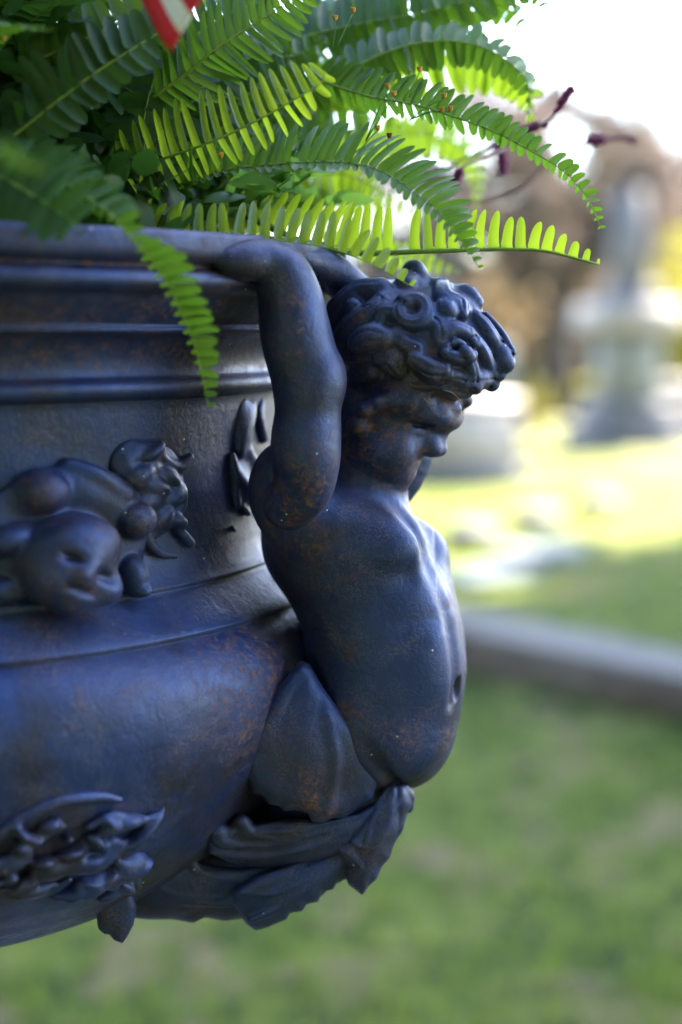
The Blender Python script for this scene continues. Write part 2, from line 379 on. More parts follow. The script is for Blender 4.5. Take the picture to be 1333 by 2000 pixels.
# relief: plump child's mask among curls
h = .0011
def clay_px(x0, x1, y0, y1, Y0, Y1, hh=h):
    a = P(x0, y1, Y1); b = P(x1, y0, Y1); c = P(x0, y1, Y0); d = P(x1, y0, Y0)
    return Clay((min(a[0], c[0]), Y0, min(a[2], c[2])), (max(b[0], d[0]), Y1, max(b[2], d[2])), hh)
cl = clay_px(-60, 300, 890, 1220, .76, .97)
E4(cl, 112, 1092, 84, 92, .032, .010)
E4(cl, 134, 1052, 60, 50, .016, .022, .010)           # forehead
E4(cl, 68, 1120, 32, 40, .012, .024, .010); E4(cl, 165, 1140, 32, 34, .012, .024, .010)   # cheeks
E4(cl, 95, 1075, 20, 6, .006, .041, .006, -.4, 'cut'); E4(cl, 152, 1112, 20, 6, .006, .040, .006, -.4, 'cut')
cl.chain([on4(128, 1072, .303, 9, .034), on4(118, 1092, .303, 12, .039), on4(110, 1106, .303, 15, .041)], .008)
E4(cl, 118, 1152, 34, 22, .010, .024, .007, -.35); E4(cl, 112, 1138, 24, 4, .006, .040, .004, -.35, 'cut'); E4(cl, 114, 1174, 28, 16, .010, .016, .008)
E4(cl, 76, 958, 42, 42, .016, .008, .003); E4(cl, 190, 968, 84, 50, .013, .001, .006, -.45); E4(cl, 120, 1040, 150, 120, .007, 0, .01); E4(cl, 225, 1060, 50, 100, .008, 0, .008); E4(cl, 246, 1012, 34, 40, .018, .006, .002)
E4(cl, 248, 1122, 24, 44, .014, .004, .002, .2); E4(cl, 262, 1150, 15, 16, .010, .006, .003); E4(cl, 10, 1050, 46, 30, .014, .006, .004, .3); E4(cl, 5, 1150, 60, 26, .012, .002, .004)
cl.chain([on4(230, 960, .304, 12, .009), on4(180, 925, .304, 14, .009), on4(130, 905, .304, 10, .003)], .006)

face = cl.mesh('face_relief', IRON, BODY['neck'], [(76, 958, -390, 60, .6), (190, 1030, -400, 60, .4), (150, 1170, -400, 60, .5)])
# relief: curling foliage to the right of the mask, and the next one round the neck
cl = clay_px(185, 400, 810, 1120, .79, 1.03)
E4(cl, 300, 960, 52, 96, .006, 0, .008, -.2); E4(cl, 262, 905, 40, 50, .007, 0, .006)
for a, b, rx, ry, ro in ((262, 925, 26, 20, .5), (290, 950, 30, 22, -.4), (322, 968, 24, 22, .3), (300, 1005, 26, 20, .6), (330, 1015, 20, 14, -.3), (285, 880, 24, 14, .5), (270, 980, 26, 24, 0), (315, 930, 20, 16, -.6)): E4(cl, a, b, rx, ry, .010, .004, .002, ro)
for pts in ([(300, 880, 14), (285, 905, 18), (300, 935, 20)], [(300, 885, 10), (320, 905, 12), (342, 912, 12), (362, 892, 9)], [(250, 930, 24), (275, 945, 28), (290, 975, 24)],
            [(318, 935, 16), (338, 955, 18), (345, 985, 13), (330, 1000, 10)], [(285, 985, 16), (305, 1015, 14), (335, 1018, 10), (345, 1040, 9), (365, 1057, 6)], [(270, 1000, 16), (280, 1050, 13), (305, 1078, 9), (335, 1085, 6)],
            [(240, 900, 12), (262, 880, 12), (285, 870, 10)], [(352, 1045, 7), (362, 1062, 8)]):
    cl.chain([on4(a, b, .3035, r_, .004) for a, b, r_ in pts], .004)
cl.mesh('foliage_relief', IRON, BODY['neck'])
cl = clay_px(430, 575, 760, 1060, .86, 1.14)
for pts in ([(462, 875, 12), (468, 835, 18), (482, 800, 13), (490, 785, 6)], [(505, 785, 8), (498, 815, 14), (508, 855, 12)], [(480, 885, 10), (492, 910, 14), (500, 940, 10)], [(449, 890, 8), (455, 925, 14), (470, 950, 18), (490, 975, 14)], [(455, 960, 8), (458, 985, 9)],
            [(468, 990, 5), (480, 1002, 7)], [(450, 1030, 5), (454, 1035, 5)]):
    cl.chain([on4(a, b, .3035, r_, .002) for a, b, r_ in pts], .003)
E4(cl, 478, 830, 16, 55, .005, 0, .006); E4(cl, 474, 935, 20, 55, .005, 0, .006)
cl.mesh('foliage_relief', IRON, BODY['neck'])
# relief: rose and leaf swag low on the bowl
cl = clay_px(-60, 330, 1520, 1860, .74, 1.04)
cl.chain([onbody(a, b, r_, .000) for a, b, r_ in ((-30, 1660, 12), (30, 1606, 13), (110, 1568, 14), (190, 1556, 12), (235, 1562, 7))], .010)
for pts in ([(170, 1612, 9), (215, 1590, 10), (262, 1600, 9), (296, 1592, 5)], [(215, 1640, 9), (258, 1650, 9), (290, 1632, 6)], [(225, 1680, 9), (256, 1702, 10), (268, 1730, 6)], [(40, 1650, 9), (75, 1630, 10), (120, 1612, 7)], [(60, 1715, 9), (20, 1730, 8), (-20, 1740, 6)], [(130, 1715, 9), (100, 1735, 9), (60, 1745, 6)]): cl.chain([onbody(a, b, r_, .003) for a, b, r_ in pts], .003)
for a, b, rx, ry, ro in ((175, 1665, 50, 44, 0), (100, 1692, 36, 28, 0), (180, 1722, 34, 30, .2), (250, 1690, 30, 34, .2), (20, 1680, 40, 24, .3), (262, 1640, 30, 14, .6), (285, 1612, 36, 14, .7), (95, 1608, 20, 14, .3),
                         (60, 1735, 40, 18, .1), (230, 1610, 36, 12, .1), (140, 1742, 40, 16, -.1), (222, 1735, 28, 18, .4)):
    E4(cl, a, b, rx * 1.1, ry, .009, .001, .005, ro)
E4(cl, 172, 1662, 20, 15, .009, .013, .004, 0, 'cut')
for k in range(26):
    E4(cl, rng.uniform(-30, 285), rng.uniform(1600, 1735), rng.uniform(10, 26), rng.uniform(6, 13), .007, .004, .004, rng.uniform(-1, 1))
cl.mesh('rose_relief', IRON, BODY['bowl'])
# ------------------------------------------------------------------ the cherub that holds up the rim
SP_ARM = [(575, 590, -240, 26, .9), (583, 635, -240, 24, 1.0), (566, 690, -235, 26, 1.1), (540, 660, -235, 18, .9), (568, 612, -235, 16, .8), (590, 950, -220, 75, .9), (560, 1000, -200, 60, .8), (600, 880, -230, 60, .5), (520, 930, -150, 50, .5),
          (670, 1275, -150, 30, 1.0), (605, 1065, -170, 60, .75), (660, 1110, -150, 50, .5), (530, 1050, -130, 60, .6), (680, 1400, -150, 50, .6), (790, 1440, -150, 60, .7), (880, 1440, -70, 40, .6), (885, 1180, -60, 40, .6),
          (895, 1300, -20, 40, .8), (740, 850, -70, 110, .9), (800, 900, -50, 80, .9), (870, 790, -40, 80, 1.0), (790, 790, -90, 80, .7), (430, 500, -240, 40, .7)]
cl = Clay(Q(375, 1700, 150) * [1, 0, 1] + [0, .85, 0], Q(1025, 440, 150) * [1, 0, 1] + [0, 1.09, 0], .0010)
rh = np.array((.94, -.342, 0)); lh = np.array((.342, .94, 0)); uh = np.array((0, 0, 1.)); AXS = [rh, lh, uh]
def EL(px, py, o, rx, rl, rz, k=18, rot=0, mode='add', yaw=0):
    """ellipsoid: rx forward, rl sideways, rz up (px units); rot tilts forward-down about the sideways axis"""
    s_ = (1 + o * S0) * S0; c_, n_ = math.cos(rot), math.sin(rot); cy, sy = math.cos(yaw), math.sin(yaw)
    f = rh * cy + lh * sy; l = -rh * sy + lh * cy
    cl.ell(Q(px, py, o), np.array((rx, rl, rz)) * s_, [f * c_ - uh * n_, l, f * n_ + uh * c_], k * S0, mode)
def CH(pts, k=12, mode='add'): cl.chain([q4(*p) for p in pts], k * S0, mode=mode)
# trunk
EL(672, 1075, 5, 160, 150, 120, 10)                       # rib cage
EL(640, 1010, 0, 115, 150, 85, 60)                        # shoulders
EL(724, 1195, 5, 140, 142, 130, 70)                       # waist
EL(752, 1330, 5, 151, 155, 195, 60)                       # belly
EL(795, 1440, 0, 82, 120, 95, 60)                         # lower belly
EL(742, 1060, -72, 86, 72, 70, 45); EL(792, 1085, 66, 88, 72, 72, 45)      # breast muscles
EL(735, 960, 0, 60, 70, 70, 40)                           # root of the neck
EL(560, 960, -95, 78, 62, 100, 30); EL(650, 965, 105, 90, 60, 80, 40)      # shoulder caps
EL(806, 1165, -45, 52, 60, 60, 60); EL(838, 1180, 40, 45, 55, 60, 60); EL(836, 1280, -55, 50, 66, 90, 60); EL(852, 1290, 42, 46, 60, 95, 60)
EL(700, 1440, -70, 90, 70, 90, 50)                        # near hip
EL(650, 1500, 0, 105, 110, 110, 40); EL(600, 1620, 10, 150, 90, 80, 40); CH([(640, 1520, 0, 105), (590, 1630, 0, 88), (520, 1690, -20, 70), (440, 1705, -50, 58), (392, 1700, -50, 56)], 30)
# grooves that model the trunk
CH([(755, 955, -92, 3), (808, 1030, -94, 4), (840, 1090, -92, 4), (868, 1150, -92, 4), (884, 1220, -88, 5), (893, 1300, -86, 5), (889, 1370, -82, 4)], 34, 'cut')
CH([(590, 1110, -196, 5), (660, 1128, -192, 7), (735, 1138, -178, 8), (800, 1128, -140, 6)], 40, 'cut')
CH([(640, 1215, -192, 4), (720, 1226, -186, 7), (800, 1222, -165, 7), (860, 1210, -125, 4)], 34, 'cut')
CH([(612, 1330, -168, 6), (655, 1392, -178, 9), (700, 1445, -172, 9), (742, 1500, -140, 8), (775, 1530, -90, 6)], 22, 'cut')
EL(893, 1345, -60, 10, 8, 22, 10, 0, 'cut')
CH([(545, 778, -252, 4), (600, 788, -268, 5), (652, 778, -246, 4)], 16, 'cut')                     # collar bone
EL(840, 1000, -120, 40, 30, 30, 30, 0, 'cut')
# far arm, raised behind the head
CH([(690, 985, 110, 60), (765, 935, 125, 58), (802, 860, 128, 50), (805, 780, 120, 46), (745, 640, 85, 42), (665, 545, 40, 38), (612, 512, -5, 32)], 14)
CH([(625, 520, 5, 26), (590, 505, -50, 24), (565, 498, -85, 16)], 10)
for k, (a, o) in enumerate(((600, 0), (612, 22), (628, 44), (645, 60))): CH([(a + 20, 508, o, 15), (a - 12, 500, o - 8, 13), (a - 34, 506, o - 6, 10)], 6)
# near arm, elbow forward, hand hooked over the rim
cl2 = cl.Fd.copy()
CH([(562, 985, -150, 48), (592, 955, -172, 57), (600, 900, -182, 65), (600, 850, -186, 67), (602, 800, -186, 65), (602, 752, -184, 70), (592, 700, -182, 68), (578, 640, -182, 66), (566, 580, -186, 62), (548, 532, -198, 54), (518, 507, -214, 37), (490, 503, -228, 33)], 9)
EL(628, 738, -186, 44, 50, 52, 22)
EL(568, 650, -198, 45, 50, 80, 36); EL(590, 880, -205, 52, 45, 70, 30)
# hand: broad back, thumb along the lip, four fingers over it
CH([(520, 508, -218, 38), (482, 510, -240, 38), (448, 510, -256, 31)], 10)
CH([(460, 512, -258, 22), (436, 508, -268, 18), (414, 500, -272, 17), (396, 489, -273, 13)], 7)
for a, yy, o0, r_ in ((448, 490, -236, 13), (468, 486, -218, 14), (488, 485, -202, 14), (508, 487, -188, 12)):
    CH([(a + 8, yy + 6, o0, r_), (a - 4, yy - 6, o0 + 25, r_), (a - 14, yy + 2, o0 + 52, r_ * .9), (a - 18, yy + 22, o0 + 60, r_ * .75)], 6)
# ---- head
EL(800, 668, 0, 160, 122, 113, 10, .36); EL(708, 830, 10, 62, 80, 110, 30); EL(905, 690, 0, 70, 90, 62, 20, .5)                   # skull under the hair
EL(782, 800, -8, 86, 90, 104, 24, .1)                     # face
EL(748, 868, -8, 76, 78, 78, 30)                          # jaw
EL(846, 786, -18, 70, 90, 42, 22, .75); EL(800, 792, -60, 60, 50, 28, 20, .3); EL(790, 770, -60, 60, 60, 42, 20)                    # brow, overhanging
EL(740, 880, -66, 50, 36, 50, 24)                         # near cheek
EL(772, 868, 58, 55, 40, 50, 24)
EL(820, 832, -80, 22, 18, 6, 12, .2, 'cut'); EL(845, 832, 10, 24, 26, 16, 12, .2, 'cut')
EL(802, 838, -68, 22, 20, 13, 10)                          # eyelids
CH([(860, 808, -34, 15), (857, 845, -37, 15), (860, 877, -39, 14)], 20); EL(835, 868, -52, 24, 20, 18, 20); EL(846, 881, -54, 15, 11, 11, 12); EL(852, 883, -22, 14, 11, 10, 12)
CH([(786, 904, -66, 8), (804, 904, -48, 9), (810, 905, -30, 8)], 10); CH([(776, 918, -62, 8), (790, 921, -46, 10), (796, 921, -30, 8)], 10)
CH([(780, 911, -72, 2), (800, 913, -56, 2), (808, 914, -36, 2)], 5, 'cut')
EL(774, 926, -30, 34, 38, 24, 24); EL(770, 880, -70, 42, 34, 42, 26)                         # chin
CH([(770, 940, -30, 12), (766, 955, -32, 5)], 8)
CH([(690, 900, 0, 70), (700, 960, 0, 80)], 20)            # neck
# ---- hair
SKC = Q(800, 668, 0); sk_r = np.array((166, 126, 116)) * S0; c_, n_ = math.cos(.36), math.sin(.36)
SKA = np.array([rh * c_ - uh * n_, lh, rh * n_ + uh * c_])
def onsk(px, py, rad, off=0):
    """on the skull under a pixel (or at its rim, if the pixel lies outside)"""
    o = P(0, 0, 0) * 0 + np.array((0, 0, EYE)); d = P(px, py, 1.) - o; a = SKA @ d / sk_r; b = SKA @ (o - SKC) / sk_r
    A, B, Cc = a @ a, 2 * a @ b, b @ b - 1; D = B * B - 4 * A * Cc; t = (-B - math.sqrt(max(D, 0))) / (2 * A); p = o + d * t
    nr = SKA.T @ (SKA @ (p - SKC) / sk_r ** 2); nr /= np.linalg.norm(nr)
    return (*(p + nr * (off - 9) * S0), rad * S0)
def unit0(v): return v / (np.linalg.norm(v, axis=-1, keepdims=True) + 1e-12)
LOCKCUT = []
def lock(pts, k=6, off=6):
    q = cr(np.array(pts, float), max(6, 6 * (len(pts) - 1))); W = np.array([onsk(a, b, r_, off) for a, b, r_ in q]); cl.chain(W, k * 1.2 * S0, n=len(q) * 2)
    T = unit0(np.gradient(W[:, :3], axis=0)); Nn = unit0(SKA.T @ (((W[:, :3] - SKC) @ SKA.T) / sk_r ** 2).T).T if False else unit0((((W[:, :3] - SKC) @ SKA.T) / sk_r ** 2) @ SKA); B = np.cross(T, Nn)
    for f in (() if q[:, 2].max() < 14 else (-.1,) if q[:, 2].max() < 19 else (-.4, .3)):   # combed strands
        LOCKCUT.append(np.c_[W[:, :3] + B * W[:, 3:] * f + Nn * W[:, 3:] * (1 - f * f) ** .5 * 1.02, np.full(len(W), 2.1 * S0)])
def ring(cx, cy, R_, r_, a0=0, a1=6.3, off=8, sq=.85, k=6):
    th = np.linspace(a0, a1, 11); lock([(cx + R_ * math.cos(t), cy + R_ * sq * math.sin(t), r_ * (1 - .25 * i / 10)) for i, t in enumerate(th)], k, off)
lock([(640, 640, 20), (660, 600, 24), (700, 568, 26), (742, 562, 24)], 10, 4); lock([(650, 690, 20), (680, 640, 24), (720, 610, 22), (745, 585, 16)], 12, 2)
ring(806, 610, 26, 19, -2.2, 3.8, 10); lock([(842, 622, 13), (856, 640, 16), (858, 664, 13)], 9, 4)
ring(800, 615, 9, 8, 0, 5, 6)
lock([(770, 612, 15), (748, 612, 16), (738, 640, 12)], 8, 8)
lock([(705, 668, 22), (730, 658, 27), (752, 662, 22)], 5, 14); lock([(680, 700, 18), (715, 700, 20), (750, 690, 14)], 8, 2)
lock([(672, 740, 20), (700, 735, 24), (728, 728, 18)], 6, 8); lock([(745, 700, 18), (768, 704, 24), (780, 722, 18)], 6, 8)
lock([(775, 655, 16), (790, 672, 18), (815, 680, 14)], 7, 6); lock([(808, 700, 18), (835, 717, 21), (864, 722, 17)], 5, 12)
lock([(862, 560, 16), (868, 588, 22), (892, 600, 22), (900, 615, 14)], 6, 12); ring(862, 614, 16, 9, 1, 5, 10)
lock([(792, 552, 22), (812, 542, 26), (830, 552, 20)], 7, 4); lock([(818, 552, 12), (850, 556, 14), (880, 575, 12)], 8, 6)
EL(880, 612, 0, 62, 70, 52, 20); lock([(890, 580, 20), (912, 574, 22), (932, 588, 15)], 6, 6); lock([(880, 592, 10), (905, 606, 12), (928, 612, 9)], 6, 8)
lock([(868, 650, 14), (888, 642, 17), (912, 650, 14)], 6, 8); lock([(868, 690, 12), (895, 700, 14), (922, 692, 10)], 5, 12); lock([(872, 676, 6), (890, 668, 7), (905, 674, 5)], 4, 14)
lock([(895, 640, 9), (918, 648, 9), (928, 672, 9)], 5, 10)
lock([(916, 700, 14), (922, 725, 17), (922, 746, 15)], 5, 6)
lock([(925, 620, 12), (940, 640, 17), (958, 672, 20), (972, 694, 23), (974, 708, 18)], 5, 14); lock([(930, 660, 10), (945, 690, 15), (955, 722, 17)], 5, 8)
lock([(962, 725, 12), (975, 732, 13)], 5, 10); lock([(905, 748, 20), (935, 742, 24), (960, 738, 20)], 6, 4); lock([(860, 752, 18), (885, 762, 20), (912, 764, 18)], 7, 4); lock([(800, 752, 18), (830, 762, 19), (855, 760, 14)], 7, 4); lock([(690, 770, 20), (720, 775, 20), (760, 765, 14)], 8, 2); lock([(935, 625, 7), (962, 655, 8), (985, 690, 7)], 4, 26)
lock([(880, 735, 16), (905, 740, 14)], 7, 4); lock([(800, 745, 16), (840, 748, 18), (870, 745, 14)], 8, 2); lock([(740, 755, 14), (770, 752, 15), (795, 745, 12)], 8, 2)
lock([(835, 590, 8), (856, 625, 9), (870, 650, 7)], 5, 6); lock([(760, 640, 8), (780, 655, 10), (790, 680, 8)], 6, 4)
for a, b, r_, of in ((972, 702, 25, 16), (955, 744, 17, 10), (921, 748, 17, 12), (808, 534, 24, 12), (728, 662, 26, 14), (868, 606, 22, 12), (838, 722, 22, 12), (700, 742, 22, 10), (905, 690, 16, 16), (765, 712, 20, 10), (885, 765, 15, 6), (655, 600, 22, 4), (690, 600, 20, 6)):
    p_ = onsk(a, b, r_, of); cl.chain([p_, (p_[0] + .002, p_[1], p_[2] - .002, p_[3] * .9)], 4 * S0, n=4)
for a, b, o, r_ in ((905, 782, -22, 19), (884, 796, -50, 18), (855, 792, -76, 20), (826, 786, -92, 20), (797, 786, -100, 20), (768, 782, -104, 19), (740, 786, -104, 18), (715, 800, -96, 20), (870, 775, -70, 20), (700, 830, -84, 22)):
    cl.ell(Q(a, b, o), np.array((r_, r_, r_ * .8)) * S0, None, 10 * S0)
r5 = np.random.default_rng(12)
for k in range(30):        # curls on the far side and crown
    v = r5.normal(size=3); v[1] = abs(v[1]) + .5; v[2] = abs(v[2]) * .8 - .2; v /= np.linalg.norm(v)
    c0 = SKC + SKA.T @ (v * sk_r); n0 = SKA.T @ (v / sk_r); n0 /= np.linalg.norm(n0); t1 = np.cross(n0, r5.normal(size=3)); t1 /= np.linalg.norm(t1); t2 = np.cross(n0, t1)
    th = np.linspace(0, 4.6, 8); cl.chain([(*(c0 + (t1 * math.cos(t) + t2 * math.sin(t)) * .0085 * (1 - .08 * t) + n0 * .003), .0045 - .0003 * t) for t in th], .002, n=14)
for g_ in LOCKCUT: cl.chain(g_[1:], 2.5 * S0, mode='cut', n=len(g_) * 2)
# hair texture: shallow combed scratches
for k in range(26):
    px, py = r5.uniform(650, 950), r5.uniform(560, 740); a = r5.uniform(0, 6.3); L = r5.uniform(12, 34)
    c1 = onsk(px, py, 1.6, 20); c2 = onsk(px + L * .5 * math.cos(a) + 6, py + L * .5 * math.sin(a), 1.8, 18); c3 = onsk(px + L * math.cos(a), py + L * math.sin(a), 1.2, 16)
    cl.chain([c1, c2, c3], .0012, mode='cut', n=8)
cherub = cl.mesh('cherub', IRON, urn, SP_ARM + [(880, 585, -60, 30, .9), (855, 655, -110, 26, .9), (840, 705, -115, 26, 1.0), (700, 690, -110, 30, .7), (815, 560, -80, 24, .8), (700, 620, -100, 20, .8), (905, 690, -90, 16, .8)])
# ---- leaves that clothe and carry the cherub
def leaf(poly, o0, th, **kw):
    global lc
    poly = np.array(poly, float); x0, y0 = poly.min(0) - 25; x1, y1 = poly.max(0) + 25
    lc = clay_px(x0, x1, y0, y1, .84, 1.06, .0013); lc.slab(poly, o0, th, **kw)
    return lc
def ridge(pts, k=3, push=.85):
    lc.chain([q4(a, b, lc.mid(a, b) - lc.th * push, r_) for a, b, r_ in pts], k * S0)
def done(name='acanthus_leaf', spots=()): lc.mesh(name, IRON, cherub, spots)
leaf([(586, 1288), (540, 1345), (500, 1400), (480, 1455), (468, 1490), (474, 1518), (486, 1532), (492, 1550), (512, 1556), (524, 1572), (546, 1576), (556, 1587), (578, 1583), (600, 1590), (610, 1609), (632, 1610), (648, 1600), (672, 1600), (700, 1580), (730, 1562), (742, 1515), (738, 1480), (705, 1432), (668, 1390), (635, 1345), (606, 1295)],
     -165, 7, g=(.12, -.02), q=(.0016, .0009, 0), rip=((600, 1200), 9, 3.5, 1.2)); ridge([(588, 1310, 4), (545, 1380, 6), (505, 1455, 4)], 14, .5); ridge([(640, 1400, 4), (655, 1490, 6), (640, 1585, 4)], 16, .5); done('acanthus_leaf', [(620, 1560, -165, 40, 1.0), (600, 1530, -165, 40, .7), (640, 1590, -165, 30, .9), (560, 1420, -165, 60, .3)])
leaf([(398, 1645), (401, 1622), (416, 1606), (436, 1604), (450, 1612), (456, 1597), (472, 1590), (488, 1596), (498, 1610), (520, 1606), (560, 1600), (610, 1600), (680, 1595), (740, 1560), (780, 1535), (795, 1570), (740, 1630), (690, 1665), (620, 1684), (560, 1692), (500, 1694), (450, 1686), (420, 1672)],
     -135, 12, g=(.10, .12), q=(.0004, .003, 0), rip=((840, 1480), 15, 8, .8)); ridge([(424, 1624, 19), (434, 1640, 16), (470, 1650, 8)], 6, .7); ridge([(473, 1604, 14), (490, 1625, 10), (530, 1635, 5)], 6, .7); ridge([(415, 1662, 8), (500, 1672, 8), (600, 1655, 7), (700, 1610, 5)], 5); ridge([(450, 1650, 4), (540, 1648, 6), (640, 1620, 5), (730, 1580, 4)], 4); ridge([(500, 1625, 4), (580, 1620, 5), (690, 1595, 4)], 4); done()
leaf([(214, 1762), (240, 1738), (285, 1722), (300, 1700), (330, 1690), (352, 1668), (378, 1664), (392, 1682), (420, 1690), (470, 1695), (560, 1684), (650, 1650), (720, 1615), (735, 1640), (700, 1690), (668, 1722), (650, 1728), (630, 1750), (605, 1762), (570, 1780), (500, 1790), (440, 1799), (400, 1792), (378, 1803), (340, 1796), (290, 1796), (250, 1792), (222, 1782)],
     -95, 12, g=(.10, .15), q=(.0002, .002, 0), rip=((820, 1500), 16, 8, .8)); ridge([(372, 1678, 13), (388, 1700, 9), (440, 1715, 5)], 6, .7); ridge([(300, 1725, 8), (345, 1745, 7), (430, 1752, 5)], 6); ridge([(330, 1760, 5), (440, 1765, 6), (560, 1745, 6), (680, 1680, 4)], 4); ridge([(400, 1712, 4), (500, 1722, 5), (600, 1700, 5), (700, 1650, 4)], 4); done()
leaf([(452, 1740), (455, 1765), (470, 1790), (482, 1806), (500, 1818), (522, 1812), (545, 1802), (560, 1797), (568, 1783), (592, 1780), (600, 1766), (622, 1762), (632, 1742), (652, 1738), (660, 1722), (684, 1716), (694, 1700), (700, 1660), (690, 1640), (620, 1668), (560, 1690), (500, 1710)],
     -120, 9, g=(.10, .10), q=(.0008, .003, 0), rip=((760, 1560), 9, 9, .8)); ridge([(470, 1740, 5), (530, 1745, 6), (600, 1715, 5), (680, 1660, 4)], 4); ridge([(490, 1795, 9), (540, 1775, 6), (600, 1735, 4)], 5); done()
leaf([(796, 1528), (808, 1548), (806, 1572), (796, 1590), (788, 1622), (770, 1650), (762, 1676), (746, 1694), (738, 1716), (722, 1730), (708, 1750), (694, 1738), (680, 1728), (674, 1708), (677, 1688), (662, 1676), (652, 1652), (643, 1640), (654, 1622), (676, 1640), (694, 1622), (712, 1596), (735, 1560), (760, 1530)],
     -120, 10, g=(-.05, -.10), q=(.004, .0006, 0), rip=((775, 1500), 8, 8, .8)); ridge([(708, 1738, 7), (722, 1690, 7), (752, 1620, 6), (785, 1550, 5)], 5); ridge([(650, 1648, 9), (680, 1665, 8), (705, 1690, 5)], 6); ridge([(690, 1640, 5), (712, 1655, 5), (730, 1600, 5), (770, 1545, 4)], 4); done()
leaf([(192, 1735), (188, 1765), (190, 1800), (192, 1815), (206, 1826), (214, 1824), (222, 1836), (240, 1843), (250, 1828), (262, 1805), (268, 1770), (258, 1735)], -190, 12, q=(.002, 0, 0)); done()
lc = clay_px(720, 840, 1500, 1640, .88, 1.05, .0012)
for a, b, o, r_ in ((786, 1552, -60, 24), (770, 1535, -60, 30), (795, 1575, -55, 14), (760, 1580, -75, 22)): lc.ell(Q(a, b, o), np.array((r_, r_ * 1.1, r_)) * S0, None, .005)
lc.chain([q4(775, 1540, -80, 5), q4(795, 1548, -80, 8), q4(802, 1560, -70, 8)], .003); lc.mesh('leaf_boss', IRON, cherub)
# dry grass stalks caught under the fringe
STRAW = simple('straw', (.20, .16, .10), (.14, .10, .06), 300, .6)
for pts, lb in (([(865, 762, -130), (885, 768, -125), (900, 785, -118), (904, 803, -112)], 'pale curved dry grass stalk under the hair curls, nearer the nose'),
                ([(828, 778, -140), (838, 787, -138), (853, 792, -134)], 'short straight dry grass stalk stuck on the brow of the cherub')):
    b = MB(); b.tube(cr([Q(*p) for p in pts], 12), .00034, 6); tag(b.build('dry_stalk', STRAW), lb, 'grass stalk')
# stone pedestal under the urn (below the frame)
STONE = simple('grey_stone', (.30, .28, .27), (.42, .40, .38), 9, .85, .4, .004)
ped = empty('pedestal', (AX[0], AX[1], 0), 'square grey stone pedestal under the black urn', 'pedestal')
for nm, hx, z0, z1 in (('plinth', .26, -.02, .10), ('shaft', .17, .10, .48), ('cap', .20, .48, .528)):
    b = MB(); b.box((AX[0], AX[1], (z0 + z1) / 2), (hx, hx, (z1 - z0) / 2), .35, bev=.006); b.build(nm, STONE, ped, False)
# ------------------------------------------------------------------ ferns
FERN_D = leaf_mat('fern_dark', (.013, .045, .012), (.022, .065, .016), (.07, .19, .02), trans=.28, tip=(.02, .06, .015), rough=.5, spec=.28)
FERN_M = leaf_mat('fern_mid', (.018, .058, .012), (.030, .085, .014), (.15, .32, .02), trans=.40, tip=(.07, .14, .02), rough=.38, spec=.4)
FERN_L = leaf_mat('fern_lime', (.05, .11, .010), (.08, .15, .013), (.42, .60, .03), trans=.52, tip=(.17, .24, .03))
RACH = simple('fern_stalk', (.13, .24, .03), (.20, .28, .05), 120, .5)
SOIL = simple('potting_soil', (.02, .014, .01), (.05, .035, .025), 60, .95, .8, .006)
b = MB(); b.lathe([(.0, .048), (.1, .047), (.2, .044), (.28, .04), (.323, .036), (.3235, .02), (0, .01)], (AX[0], AX[1], EYE), 64)
tag(b.build('potting_soil', SOIL), 'dark potting soil filling the top of the black urn', 'soil', kind='stuff')
fern = empty('boston_fern', (AX[0], AX[1], EYE + .04), 'bushy green sword fern overflowing the rim of the black urn', 'fern')
n_frond = 0
def unit(v): return v / (np.linalg.norm(v, axis=-1, keepdims=True) + 1e-12)
PROF_T = np.array([0, .08, .25, .5, .75, .9, 1.0]); PROF_L = np.array([.45, .75, 1, .97, .72, .42, .12])
